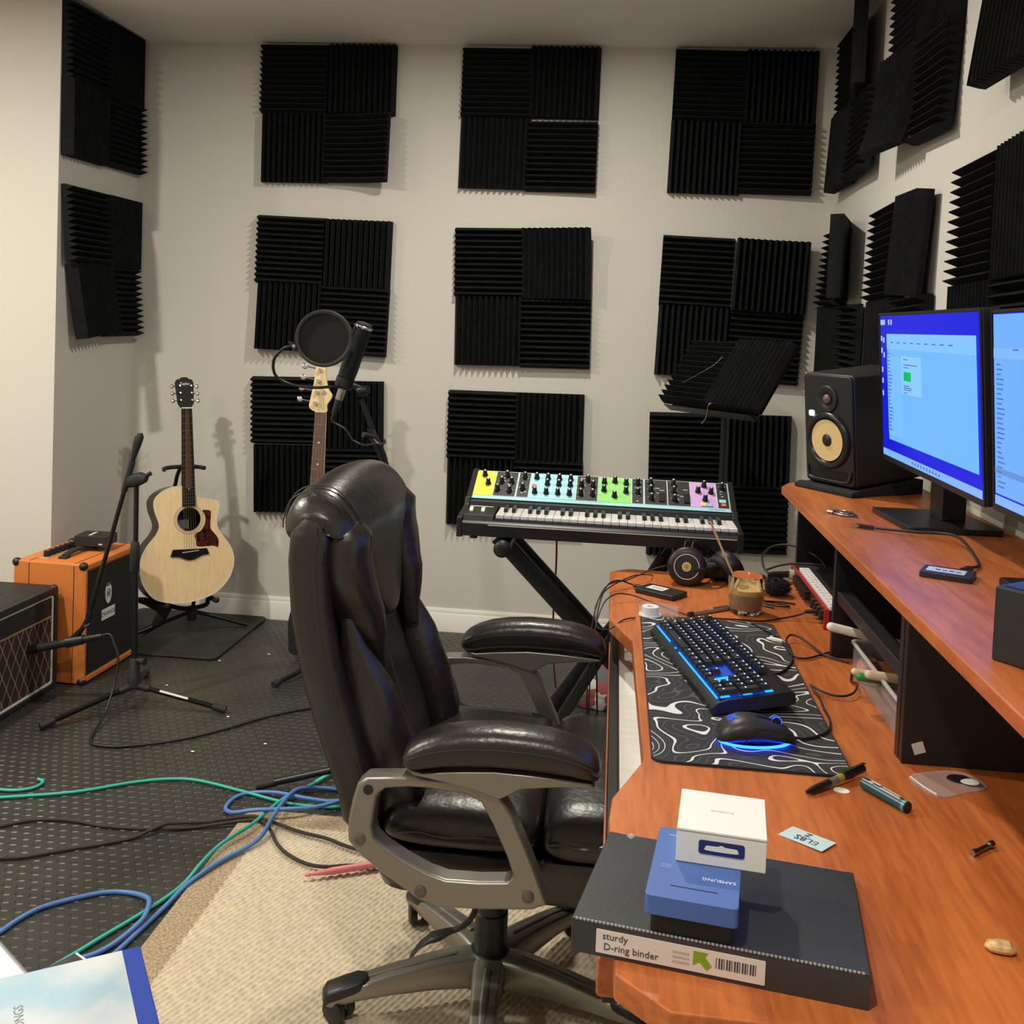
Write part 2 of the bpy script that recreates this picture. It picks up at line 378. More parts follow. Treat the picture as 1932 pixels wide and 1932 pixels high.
cluster('right', [(-1.00, 2.57), (-1.62, 2.57), (-1.60, 1.965), (-.97, 2.0)], 'second top block on the right wall', G, {(0, 1): dict(tilt=(-.10, .10), bend=(-.02, 0), du=-.02), (1, 1): dict(bend=(0, -.012))})
cluster('right', [(-1.93, 2.58), (-2.54, 2.58), (-2.54, 1.995), (-1.92, 1.995)], 'third top block on the right wall', G, {(0, 1): dict(tilt=(-.03, .12))})
cluster('right', [(-.09, 1.83), (-.70, 1.83), (-.70, 1.22), (-.05, 1.22)], 'block above the loudspeaker on the right wall', G, {(1, 0): dict(tilt=(.30, .0), du=.03, dz=.02), (0, 0): dict(tilt=(.0, .10)), (0, 1): dict(tilt=(-.03, 0)), (1, 1): dict(tilt=(.04, 0))})
cluster('right', [(-.86, 1.83), (-1.47, 1.83), (-1.49, 1.22), (-.88, 1.22)], 'block behind the near monitor on the right wall', G, {(1, 0): dict(tilt=(.06, .05), dr=-.07, du=.0), (0, 0): dict(tilt=(0, .06)), (1, 1): dict(tilt=(.02, .05))})
cluster('right', [(-1.72, 1.84), (-2.33, 1.84), (-2.33, 1.23), (-1.74, 1.23)], 'block between the two monitors on the right wall', G, {(0, 0): dict(tilt=(0, .03)), (1, 0): dict(tilt=(.06, 0))})
# ------------------------------------------------------------------ desk
DZ = 0.72; SZ = 0.98
desk = thing('studio_desk', 'cherry wood studio desk with raised shelf and black dividers along the right wall', 'desk', (2.66, -2.55, 0))
top = [(2.228, -1.665), (2.279, -1.619), (3.095, -1.645), (3.095, -3.49), (2.302, -3.481), (2.247, -3.430), (2.238, -3.10), (2.242, -3.036), (2.289, -2.900), (2.281, -2.294), (2.231, -2.136)]
obj('desktop', MB().prism(top, DZ-.03, DZ), WOOD, desk, bevel=.003)
shelf = [(2.685, -1.640), (2.712, -1.575), (2.83, -1.46), (3.09, -1.46), (3.09, -3.47), (2.672, -3.47)]
obj('shelf_board', MB().prism(shelf, SZ-.022, SZ), WOOD, desk, bevel=.003)
for i, y in enumerate((-1.60, -2.30, -2.823)):
    dv = obj('divider', MB().box(2.693 if i else 2.74, 3.06, y-.009, y+.009, DZ, SZ-.022), BLACKLAM, desk, bevel=.001)
    if i == 2:
        obj('rack_strip', MB().box(2.693, 2.70, y+.012, y+.032, DZ, SZ-.022), mat('rack_strip', (.012, .012, .014), .3, .6), dv)
        st = mat('sticker', (.55, .52, .48), .6)
        obj('sticker', MB().box(-.009, .009, -.009, .009, 0, .0006, frame((2.718, y-.0094, DZ+.027), (1, 0, .35), (-.35, 0, 1))), st, dv)
obj('back_panel', MB().box(3.055, 3.07, -3.40, -1.66, .30, SZ-.022), BLACKLAM, desk)
rail = obj('front_rail', MB().box(2.698, 2.730, -2.812, -2.311, .838, .862), BLACK, desk, bevel=.002)
for y0 in (-1.75, -3.43):
    obj('side_panel', MB().box(2.45, 3.05, y0, y0+.018, 0, DZ-.03), BLACKLAM, desk)
tr = obj('keyboard_tray', MB().box(2.255, 2.62, -3.30, -1.86, .60, .618), mat('white_oak_laminate', (.90, .88, .82), .5, var=(5, .06), scale=(1, 12, 1)), desk)
obj('bumper_edge', MB().box(2.236, 2.2555, -3.30, -1.86, .598, .632), BLACK, tr, bevel=.003)
obj('front_face', MB().box(2.2335, 2.2362, -3.0, -1.98, .594, .618), WOOD, tr)
obj('slide_block', MB().box(2.229, 2.30, -3.36, -3.30, .645, .69), WOOD, desk, bevel=.004)
# ------------------------------------------------------------------ desk mat
MZ = DZ+.004
def mat_pattern():
    m = mat('contour_print', (.016, .016, .018), .75); nt = m.node_tree; b = nt.nodes['Principled BSDF']
    N = nt.nodes.new; Lk = nt.links.new
    tc = N('ShaderNodeTexCoord'); mp = N('ShaderNodeMapping'); mp.inputs['Scale'].default_value = (1, 1.25, 1); Lk(tc.outputs['Object'], mp.inputs[0])
    n = N('ShaderNodeTexNoise'); n.inputs['Scale'].default_value = 6.0; n.inputs['Detail'].default_value = 1.0; n.inputs['Roughness'].default_value = .35; n.inputs['Distortion'].default_value = .55; Lk(mp.outputs[0], n.inputs['Vector'])
    def lines(freq, wdt, off):
        a = N('ShaderNodeMath'); a.operation = 'MULTIPLY_ADD'; a.inputs[1].default_value = freq; a.inputs[2].default_value = off; Lk(n.outputs[0], a.inputs[0])
        f = N('ShaderNodeMath'); f.operation = 'PINGPONG'; f.inputs[1].default_value = .5; Lk(a.outputs[0], f.inputs[0])
        g = N('ShaderNodeMath'); g.operation = 'LESS_THAN'; g.inputs[1].default_value = wdt; Lk(f.outputs[0], g.inputs[0]); return g
    l1 = lines(13, .062, .1); l2 = lines(39, .07, .3)
    mx = N('ShaderNodeMix'); mx.data_type = 'RGBA'; mx.inputs[6].default_value = (.016, .016, .018, 1); mx.inputs[7].default_value = (.07, .07, .075, 1); Lk(l2.outputs[0], mx.inputs[0])
    m2 = N('ShaderNodeMix'); m2.data_type = 'RGBA'; m2.inputs[7].default_value = (.72, .72, .72, 1); Lk(mx.outputs[2], m2.inputs[6]); Lk(l1.outputs[0], m2.inputs[0])
    Lk(m2.outputs[2], b.inputs['Base Color']); return m
dm = thing('desk_mat', 'black desk mat with white contour lines under the keyboard and mouse', 'desk mat', (2.455, -2.5, DZ))
obj('cloth', MB().prism(rrect(2.303, 2.605, -2.905, -2.098, .018, 5), DZ, MZ), mat_pattern(), dm)
obj('stitched_edge', MB().ring(rrect(2.3015, 2.6065, -2.9065, -2.0965, .0195, 5), rrect(2.304, 2.604, -2.904, -2.099, .017, 5), DZ, MZ+.0006), BLACKM, dm)
# ------------------------------------------------------------------ computer keyboard
KB = frame((2.321, -2.259, MZ), (.096, -.46, 0), (.46, .096, .062))
kb = thing('computer_keyboard', 'black mechanical keyboard with blue lit keys on the contour desk mat', 'keyboard', (2.44, -2.5, MZ))
KL, KD = .452, .150
U = .01905
obj('case', MB().prism([(0, 0.002), (.002, 0), (KD-.004, 0), (KD, .004), (KD, .020), (KD-.006, .024), (.030, .024), (.012, .021), (0, .014)], 0, KL, KB @ Matrix(((0, 0, 1, 0), (1, 0, 0, 0), (0, 1, 0, 0), (0, 0, 0, 1)))), BLACK, kb, bevel=.001)
BLUELED = mat('blue_backlight', (.0, .05, .3), .4, emis=(.002, .05, .6, .5))
CYANLED = mat('cyan_backlight', (.0, .1, .3), .4, emis=(.02, .40, 1.0, 1.5))
LEG = mat('key_legend', (.3, .5, .8), .4, emis=(.35, .6, 1.0, .95))
KEYM = mat('keycap', (.010, .010, .012), .45)
obj('backlight_plate', MB().box(.012, KL-.008, .016, .0172+5.1*U, .0242, .0252, KB), BLUELED, kb)
ls_ = MB()
for i in range(58):
    if 14 < i < 20 or i in (21, 22, 23): continue
    ls_.box(.014+.0074*i, .0186+.0074*i, .0120, .0146, .0236, .0262, KB)
obj('light_strip', ls_, CYANLED, kb, kind='stuff')
obj('row_glow', MB().box(.016, .402, .0172+5*U+.0015, .0172+5.25*U-.001, .0253, .0256, KB), mat('row_glow', (0, .05, .3), .4, emis=(.005, .14, 1.0, 1.1)), kb)
obj('bare_plate', MB().box(.350, .372, .036, .062, .0253, .0256, KB), CYANLED, kb)
U = .01905
rows = [   # from the space bar row upward: (y, [widths; negative = gap])
    (0.0, [1.25, 1.25, 1.25, 6.25, 1.25, 1.25, 1.25, 1.25, -.25, 1, 1, 1, -.25, 2, 1, 1]),
    (1.0, [2.25]+[1]*10+[2.75, -1.25, 1, -1.25, 1, 1, 1]),
    (2.0, [1.75]+[1]*11+[2.25, -3.75, 1, 1, 1, 1]),
    (3.0, [1.5]+[1]*12+[1.5, -.25, 1, 1, 1, -.25, 1, 1, 1]),
    (4.0, [1]*13+[2, -.25, 1, 1, 1, -.25, 1, 1, 1, 1]),
    (5.25, [1, -1]+[1]*4+[-.5]+[1]*4+[-.5]+[1]*4+[-.25, 1, 1, 1])]
KEYME = {}
def key_mesh(wu, tall=1):
    k = (wu, tall)
    if k not in KEYME:
        wd, dp = wu*U-.0016, tall*U-.0016; t = .0028
        V = [(0, 0, 0), (wd, 0, 0), (wd, dp, 0), (0, dp, 0), (t, t*.7, .0085), (wd-t, t*.7, .0085), (wd-t, dp-t, .0078), (t, dp-t, .0078)]
        me = bpy.data.meshes.new('key'); me.from_pydata(V, [], [(3, 2, 1, 0), (4, 5, 6, 7), (0, 1, 5, 4), (1, 2, 6, 5), (2, 3, 7, 6), (3, 0, 4, 7)]); me.materials.append(KEYM); me.update(); KEYME[k] = me
    return KEYME[k]
leg = MB(); lights = MB()
BASE = Matrix.Translation(-kb.location)
for ry, ws in rows:
    x = 0
    for wu in ws:
        if wu < 0: x -= wu; continue
        if not (wu == 1 and ry == 1.0 and x > 18.2 and x < 18.9) :
            tall = 2 if (x > 21.2 and ry in (0.0, 2.0)) else 1
            o = bpy.data.objects.new('key', key_mesh(wu, tall)); COL.objects.link(o); o.parent = kb
            px, py = .013+x*U, .017+ry*U
            o.matrix_local = BASE @ KB @ Matrix.Translation((px, py, .0282))
            cx = px+wu*U/2-.001
            leg.box(cx-.0024, cx+.0024, py+.0105, py+.0130, .0282+.0080, .0282+.0085, KB)
        x += wu
for ws0 in ((.4365, .020, .036), (.4365, .060, .076), (.4365, .100, .114)):
    obj('end_light', MB().box(ws0[0], ws0[0]+.0075, ws0[1], ws0[2], .0254, .0262, KB), CYANLED, kb)
obj('key_legend', leg, LEG, kb, ang=0, kind='stuff')
tube = lambda name, pts, r, m, parent=None, sub=6, n=8: obj(name, MB().tube(pts, r, n, sub=sub), m, parent, ang=60)
CABLE = mat('cable_black', (.009, .009, .009), .5)
def cable(name, label, pts, r, m=CABLE, cat='cable', group=None, sub=6):
    o = tube(name, pts, r, m, sub=sub); lo = min(pts, key=lambda p: p[2])
    return tag(rebase(o, (pts[0][0], pts[0][1], lo[2]-r)), label, cat, group)
def pts(z, L): return [(a, b, z) for a, b in L]
tube('cord', pts(MZ+.003, [(2.530, -2.50), (2.545, -2.47), (2.564, -2.455), (2.586, -2.418), (2.604, -2.365), (2.613, -2.293), (2.612, -2.245)]) + [(2.617, -2.225, MZ+.008), (2.628, -2.216, MZ+.012), (2.645, -2.228, MZ+.010), (2.662, -2.256, MZ+.004), (2.68, -2.31, MZ+.001), (2.72, -2.345, MZ)], .0024, CABLE, kb)
# ------------------------------------------------------------------ mouse
ms = thing('computer_mouse', 'black gaming mouse with blue underglow on the near end of the desk mat', 'mouse', (2.47, -2.80, MZ))
MM = frame((2.47, -2.802, MZ), (.1275, .022, 0), (-.022, .1275, 0))
sec = []
for t, wd, h in ((-.062, .012, .010), (-.058, .022, .020), (-.045, .029, .033), (-.025, .0315, .040), (-.005, .031, .0405), (.015, .030, .037), (.035, .0295, .030), (.052, .029, .0215), (.060, .026, .015), (.063, .020, .010)):
    sec.append(((t, 0, .004+h/2), (0, wd, 0), (0, 0, h/2)))
obj('shell', MB().loft(sec, 24, 2.6, MM), mat('mouse_shell', (.020, .020, .021), .42, bump=(500, .05)), ms, ang=60)
obj('side_groove', MB().tube([(-.022, -.0305, .010), (-.020, -.0313, .020), (-.008, -.0305, .029), (.012, -.028, .031), (.030, -.0275, .026)], .0012, 6, M=MM), BLACK, ms)
obj('button_seam', MB().tube([(.000, -.004, .0452), (.020, -.004, .0405), (.040, -.004, .0320), (.060, -.004, .0185)], .0011, 6, M=MM), BLACK, ms)
obj('scroll_wheel', MB().cyl((.034, -.0035, .0335), (.034, .0035, .0335), .0085, n=20, M=MM), BLACK, ms)
for s in (-1, 1): obj('wheel_light', MB().tube([(.034+.0090*math.cos(2*math.pi*k/16), s*.0042, .0335+.0090*math.sin(2*math.pi*k/16)) for k in range(16)], .0008, 6, closed=True, M=MM, sub=1), mat('wheel_glow', (.02, .05, .3), .4, emis=(.03, .12, 1, 1.6)), ms)
obj('underglow', MB().ring([(a*1.0, b) for a, b in circ(0, 0, 1, 28)] and [(.060*math.cos(t), .0315*math.sin(t)) for t in [2*math.pi*i/28 for i in range(28)]], [(.054*math.cos(t), .027*math.sin(t)) for t in [2*math.pi*i/28 for i in range(28)]], .0012, .0038, MM), mat('underglow_blue', (.0, .05, .4), .4, emis=(.006, .05, 1.0, 16)), ms)
lg = MB()   # three curling strokes
for k in (-1, 0, 1):
    lg.tube([(-.0455, k*.006, .0372), (-.040+.002*k, k*.0075+.002, .0402), (-.036, k*.0045, .0423), (-.031, k*.008, .0432)], .0007, 5, M=MM, sub=4)
obj('logo', lg, mat('logo_blue', (.02, .06, .5), .4, emis=(.02, .08, .9, 1.4)), ms)
tube('cord', [(2.532, -2.789, MZ+.008), (2.552, -2.780, MZ+.003), (2.580, -2.762, MZ+.003), (2.604, -2.728, MZ+.003), (2.615, -2.678, DZ+.005), (2.616, -2.623, DZ+.004), (2.618, -2.57, DZ+.006), (2.611, -2.528, DZ+.012), (2.623, -2.545, DZ+.010), (2.642, -2.561, DZ+.008), (2.664, -2.563, DZ+.008), (2.684, -2.548, DZ+.010), (2.697, -2.519, DZ+.012), (2.704, -2.489, DZ+.008), (2.700, -2.460, DZ+.004), (2.715, -2.40, DZ+.003)], .0022, CABLE, ms)
# ------------------------------------------------------------------ monitors
def screen_ui(mon, F, W2, H2, second=False):
    def rect(name, x0, x1, y0, y1, col, s, d, parent=mon):
        c = [v for v in col]
        return obj(name, MB().box(x0*W2, x1*W2, y0*H2, y1*H2, d, d+.0004, F), mat('ui_'+name, (0, 0, 0), .3, emis=(*c, s), spec=.1), parent, ang=0)
    sc = rect('screen', -.97, .97, -.93, .96, (.008, .012, .66), 1.1, .0002)
    rect('taskbar', -.97, .97, -.93, -.84, (.24, .50, 1.3), .95, .0008, sc)
    if not second:
        rect('window', -.80, .93, -.69, .72, (.17, .50, 1.7), 1.0, .0010, sc)
        rect('window_header', -.80, .93, .52, .72, (.23, .56, 1.5), 1.0, .0016, sc)
        rect('sidebar', -.80, -.46, -.62, .42, (.20, .53, 1.5), 1.0, .0016, sc)
        rect('dialog_box', -.46, -.03, -.04, .44, (.26, .60, 1.5), 1.0, .0018, sc)
        rect('progress_tile', -.40, -.24, .13, .28, (.0, .62, .16), .8, .0024, sc)
        rect('progress_head', -.40, -.24, .245, .28, (.15, .85, .75), .9, .0028, sc)
    else:
        rect('window', -.96, .97, -.82, .95, (.17, .44, 1.7), 1.0, .0010, sc)
        rect('window_header', -.96, .97, .52, .62, (.22, .50, 1.5), 1.0, .0016, sc)
        rect('selected_row', -.96, .97, -.62, -.56, (.16, .38, .85), .8, .0016, sc)
    ink = MB()
    random.seed(3 if second else 4)
    x0 = -.78 if not second else -.92
    for i in range(22 if not second else 26):
        y = .46-.048*i
        for q in ((x0,), (x0, -.55, -.2, .1))[1 if second else 0]:
            wd = random.uniform(.04, .11); ink.box(q*W2, (q+wd)*W2, (y-.007)*H2, (y+.007)*H2, .0022, .0025, F)
    for i in range(9): 
        q = -.70+i*.15; ink.box(q*W2, (q+.07)*W2, .60*H2, .615*H2, .0022, .0025, F)
    if not second:
        for y, wd in ((.40, .1), (.335, .3), (.30, .1), (.07, .12), (.045, .18), (.02, .16), (-.02, .07)): ink.box(-.40*W2, (-.40+wd)*W2, (y-.006)*H2, (y+.006)*H2, .0026, .0029, F)
    for i in range(10): ink.box((-.28+.06*i)*W2, (-.255+.06*i)*W2, -.90*H2, -.87*H2, .0014, .0017, F)
    obj('text_lines', ink, mat('ui_text', (0, 0, 0), .3, emis=(.06, .20, .50, .8)), sc, ang=0, kind='stuff')
    if not second:
        ic = MB()
        for i, (a, b) in enumerate(((-.955, .84), (-.915, .84), (-.875, .84), (-.76, .84), (-.70, .84), (-.955, .62), (-.90, .60), (-.955, .46), (-.90, .40), (-.95, .2), (-.95, .05), (-.95, -.12))):
            ic.box(a*W2, (a+.028)*W2, b*H2, (b+.07)*H2, .0008, .0011, F)
        obj('desktop_icon', ic, mat('ui_icons', (0, 0, 0), .3, emis=(.5, .72, 1.0, .9)), sc, ang=0, kind='stuff')
def monitor(label, c, xax, yax, W2, H2, base, second=False):
    F = frame(c, xax, yax)
    t = thing('monitor', label, 'monitor', (base[0], base[1], SZ), 'computer monitors on the desk shelf')
    bz = .010
    hs = obj('housing', MB().box(-W2, W2, -H2, H2, -.034, -.001, F), BLACK, t, bevel=.004)
    obj('bezel', MB().ring([(-W2, -H2), (W2, -H2), (W2, H2), (-W2, H2)], [(-W2+.006, -H2+.012), (W2-.006, -H2+.012), (W2-.006, H2-.006), (-W2+.006, H2-.006)], -.001, .0015, F), BLACK, t)
    screen_ui(t, F, W2, H2, second)
    B = frame((base[0], base[1], SZ), base[2], base[3])
    obj('base_plate', MB().prism(rrect(-.125, .125, -.10, .10, .008), 0, .013, B), BLACK, t, bevel=.002)
    obj('neck', MB().box(-.035, .035, .0, .055, .012, .24, B), BLACK, t, bevel=.004)
    obj('neck_mount', MB().box(-.06, .06, .0, .03, .17, .30, B), BLACK, t, bevel=.004)
    return t
# screen plane runs along the desk: far edge top/bottom, near edge top/bottom measured in metres
def quadmon(label, FT, NT, FB, NB, base, second=False):
    FT, NT, FB, NB = map(Vector, (FT, NT, FB, NB)); c = (FT+NT+FB+NB)/4
    x = (NT-FT)+(NB-FB); y = (FT-FB)+(NT-NB)
    return monitor(label, c, x, y, x.length/4, y.length/4, base, second)
quadmon('black monitor showing a blue desktop with an open file window, beside the loudspeaker', (2.870, -1.812, 1.454), (2.870, -2.537, 1.451), (2.90, -1.848, 1.093), (2.90, -2.549, 1.087), (2.945, -2.115, (.07, -1, 0), (1, .07, 0)))
quadmon('black monitor cut by the right edge of the photo, showing a pale blue list', (2.880, -2.562, 1.446), (2.870, -3.27, 1.446), (2.905, -2.575, 1.090), (2.895, -3.28, 1.090), (2.985, -2.80, (.07, -1, 0), (1, .07, 0)), True)
# ------------------------------------------------------------------ loudspeaker on its pad
def speaker(label, F, padF, base):
    t = thing('loudspeaker', label, 'loudspeaker', base)
    wd, h, d = .0900, .298, .24
    obj('cabinet', MB().prism(rrect(-wd, wd, 0, h, .012), -d, 0, F), mat('speaker_vinyl', (.010, .010, .0105), .5, bump=(700, .08)), t, bevel=.006, seg=3)
    fr = obj('front_baffle', MB().prism(rrect(-wd+.004, wd-.004, .004, h-.004, .012), .0, .006, F), mat('speaker_baffle', (.011, .011, .012), .35), t, bevel=.003)
    FF = F @ Matrix.Translation((0, 0, .006))
    wc = FF @ Matrix.Translation((0, .122, 0))
    ws = obj('woofer_surround', MB().lathe([(.076, 0), (.076, .006), (.070, .011), (.062, .010), (.058, .003), (.054, -.004), (.02, -.005)], 36, wc), mat('woofer_rubber', (.012, .012, .012), .28), t, ang=60)
    obj('woofer_cone', MB().lathe([(.0555, .001), (.040, -.002), (.022, -.0045), (.021, -.0052)], 36, wc @ Matrix.Translation((0, 0, .0055))), mat('aramid_cone', (.72, .56, .26), .45, bump=(400, .15)), t, ang=60)
    obj('dust_cap', MB().lathe([(.021, -.004), (.019, .003), (.012, .008), (.004, .0095), (0, .0097)], 28, wc @ Matrix.Translation((0, 0, .002))), BLACK, t, ang=60)
    tw = FF @ Matrix.Translation((0, .232, 0))
    obj('tweeter_guide', MB().lathe([(.036, 0), (.036, .004), (.033, .006), (.022, .001), (.016, -.0005)], 32, tw), mat('tweeter_guide', (.016, .016, .017), .4), t, ang=60)
    obj('tweeter_dome', MB().ball((0, 0, .002), (.013, .013, .008), 20, 8, tw), mat('silk_dome', (.16, .10, .09), .3), t, ang=60)
    obj('badge', MB().prism(rrect(-.010, .010, -.008, .008, .005), 0, .002, FF @ Matrix.Translation((-.058, .190, 0))), mat('lit_badge', (.6, .8, .9), .4, emis=(.65, .85, 1, 1.0)), t)
    obj('port_slot', MB().prism(rrect(-.070, .070, .018, .042, .011), -.02, .0075, F), mat('port_black', (.002, .002, .002), .8), t)
    obj('port_lip', MB().tube([(-.078, .046, .008), (-.074, .028, .011), (-.062, .016, .011), (0, .0145, .011), (.062, .016, .011), (.074, .028, .011), (.078, .046, .008)], .0035, 8, M=F), mat('port_lip', (.03, .03, .03), .3), t, ang=60)
    return t
S_o = Vector((2.806, -1.694, SZ+.018))
S_x = Vector((.095, -.145, 0)).normalized()
S_n = Vector((-.145, -.095, 0)).normalized()
S_y = (Vector((0, 0, 1)) + S_n*.11).normalized()
speaker('black studio loudspeaker with yellow cone at the far end of the desk shelf', frame(S_o, S_x, S_y), None, (2.88, -1.65, SZ))
pad = thing('isolation_pad', 'charcoal foam wedge pad under the yellow coned loudspeaker', 'foam pad', (2.88, -1.65, SZ))
PF = frame((S_o.x, S_o.y, SZ), S_x, -S_n)
obj('front_strip', MB().prism([(-.034, 0), (-.002, 0), (-.002, .017), (-.02, .017), (-.034, .012)], -.105, .105, PF @ Matrix(((0, 0, 1, 0), (1, 0, 0, 0), (0, 1, 0, 0), (0, 0, 0, 1)))), mat('pad_foam', (.014, .014, .015), .95, bump=(600, .3)), pad, bevel=.004)
obj('wedge', MB().prism([(-.001, 0), (.235, 0), (.235, .040), (-.001, .0155)], -.098, .098, PF @ Matrix(((0, 0, 1, 0), (1, 0, 0, 0), (0, 1, 0, 0), (0, 0, 0, 1)))), bpy.data.materials['pad_foam'], pad, bevel=.003)
# ------------------------------------------------------------------ things on the raised shelf
t = thing('portable_drive', 'small black portable drive with pale label plugged into a cable on the desk shelf', 'hard drive', (2.812, -2.655, SZ), 'portable drives')
SF = frame((2.806, -2.650, SZ), (.088, -.042, 0), (.042, .088, 0))
obj('body', MB().prism(rrect(-.042, .042, -.033, .033, .005), 0, .010, SF), mat('drive_shell', (.014, .015, .018), .35), t, bevel=.0012)
obj('label', MB().prism(rrect(-.034, .028, -.016, .020, .002), .010, .0104, SF), mat('pale_label', (.55, .62, .66), .5), t)
lt = MB()
for i in range(4): lt.box(-.02+.011*i, -.012+.011*i, -.004, .005-.002*(i % 2), .0104, .0106, SF)
obj('label_print', lt, mat('label_ink', (.05, .05, .06), .6), t, kind='stuff')
tube('cord', [(2.842, -2.617, SZ+.006), (2.866, -2.590, SZ+.006), (2.888, -2.560, SZ+.004), (2.902, -2.505, SZ+.006), (2.912, -2.430, SZ+.014), (2.915, -2.355, SZ+.018), (2.895, -2.315, SZ+.016), (2.855, -2.296, SZ+.012), (2.815, -2.266, SZ+.008), (2.785, -2.243, SZ+.006)], .0028, CABLE, t)
obj('plug', MB().loft([((2.842, -2.617, SZ+.006), (.004, -.005, 0), (0, 0, .004)), ((2.862, -2.594, SZ+.006), (.004, -.005, 0), (0, 0, .004))], 12, 4), BLACK, t)
pl = obj('usb_plug', MB().loft([((2.780, -2.241, SZ+.006), (.002, -.006, 0), (0, 0, .0045)), ((2.752, -2.226, SZ+.006), (.002, -.006, 0), (0, 0, .0045))], 12, 4), BLACK, t)
obj('usb_tip', MB().loft([((2.752, -2.226, SZ+.006), (.002, -.0045, 0), (0, 0, .0025)), ((2.740, -2.220, SZ+.006), (.002, -.0045, 0), (0, 0, .0025))], 12, 6), GREYMETAL, pl)
o = MB()
o.tube([(2.733, -2.050, SZ+.003), (2.748, -2.030, SZ+.004), (2.775, -2.048, SZ+.004), (2.778, -2.085, SZ+.004), (2.752, -2.085, SZ+.003)], .0028, 8, closed=True)
o.tube([(2.750, -2.040, SZ+.006), (2.768, -2.052, SZ+.007), (2.766, -2.078, SZ+.006), (2.748, -2.066, SZ+.006)], .0022, 8, closed=True)
o.box(2.775, 2.782, -2.10, -2.040, SZ, SZ+.006); o.cyl((2.735, -2.062, SZ+.004), (2.725, -2.050, SZ+.004), .004)
tag(rebase(obj('metal_clip', o, mat('worn_steel', (.30, .28, .26), .3, 1.0), ang=50), (2.755, -2.065, SZ)), 'small round steel clip lying on the desk shelf before the monitor base', 'clip')
t = thing('small_speaker', 'black block shaped speaker box at the right edge on the desk shelf', 'speaker', (2.80, -3.10, SZ))
KF = frame((2.712, -3.117, SZ), (.61, -.79, 0), (.79, .61, 0))
obj('case', MB().prism(rrect(0, .15, 0, .115, .004), 0, .096, KF), mat('box_black', (.013, .013, .0135), .5, bump=(500, .1)), t, bevel=.003)
obj('grille', MB().prism(rrect(.008, .142, .008, .107, .004), .096, .0972, KF), BLACK, t)
# ------------------------------------------------------------------ headphones
hp = thing('headphones', 'black over ear headphones with yellow centre disc on the far desk corner', 'headphones', (2.45, -1.74, DZ))
def ear(c, n, name='ear_cup'):
    F = frame(c, Vector((0, 0, 1)).cross(Vector(n)), (0, 0, 1)); z = Vector(n).normalized()
    x = Vector((0, 0, 1)).cross(z).normalized(); y = z.cross(x)
    F = Matrix(((x.x, y.x, z.x, c[0]), (x.y, y.y, z.y, c[1]), (x.z, y.z, z.z, c[2]), (0, 0, 0, 1)))
    cup = obj(name, MB().lathe([(.030, -.030), (.046, -.029), (.0515, -.020), (.0515, -.006), (.050, .000), (.046, .004), (.036, .006)], 36, F), BLACK, hp, ang=50)
    obj('ear_cushion', MB().lathe([(.028, -.048), (.040, -.050), (.049, -.044), (.050, -.034), (.044, -.028)], 32, F, True), BLACKM, cup, ang=60)
    obj('trim_ring', MB().ring(circ(0, 0, .0335, 36), circ(0, 0, .0315, 36), .004, .0072, F), mat('rose_ring', (.70, .56, .48), .4), cup)
    obj('cap_disc', MB().lathe([(.0315, .005), (.030, .0062), (.013, .0072), (0, .0072)], 32, F), BLACK, cup)
    e = obj('centre_disc', MB().lathe([(.0125, .007), (.0120, .0082), (0, .0084)], 28, F), mat('gold_disc', (.62, .48, .14), .45), cup)
    em = MB()
    for k in range(3):
        a = 2*math.pi*k/3+.4; em.ring(circ(.0036*math.cos(a), .0036*math.sin(a), .0040, 18), circ(.0036*math.cos(a), .0036*math.sin(a), .0030, 18), .0083, .0086, F)
    obj('emblem', em, BLACK, cup)
    return F
c1 = Vector((2.429, -1.775, .7715)); n1 = Vector((-.12, -.96, .16))
c2 = Vector((2.552, -1.690, .760)); n2 = Vector((.62, .55, .35))
ear(c1, n1); ear(c2, n2)
a1 = c1 - n1.normalized()*.016 + Vector((0, 0, .049)); a2 = c2 - n2.normalized()*.016 + Vector((.01, .01, .045))
for d in (-.010, .010):
    tube('headband_rod', [a1+Vector((d, 0, -.004)), a1+Vector((d+.008, .03, .014)), a1+Vector((d+.03, .09, -.004)), a1+Vector((d+.075, .13, -.04)), a2+Vector((d+.01, .05, -.05)), a2+Vector((d, .02, -.03))], .0032, BLACKMETAL, hp)
tube('arm_bracket', [c1+Vector((.020, -.012, -.004)), c1+Vector((.046, -.006, -.003)), c1+Vector((.075, .02, -.002)), c2+Vector((-.03, -.03, .0))], .006, BLACK, hp)
obj('headband_pad', MB().loft([((2.45, -1.735, .742), (.001, .012, 0), (0, 0, .012)), ((2.49, -1.728, .755), (.004, .016, 0), (0, 0, .022)), ((2.53, -1.720, .757), (.004, .016, 0), (0, 0, .022)), ((2.56, -1.712, .745), (.001, .012, 0), (0, 0, .014))], 16, 2.5), BLACKM, hp, ang=60)
tube('cord', [(2.385, -1.775, .770), (2.372, -1.785, .772), (2.334, -1.79, .760), (2.275, -1.84, .742), (2.222, -1.90, .738), (2.196, -1.99, .700), (2.188, -2.04, .62), (2.186, -2.06, .50), (2.186, -2.06, .25)], .0016, CABLE, hp)
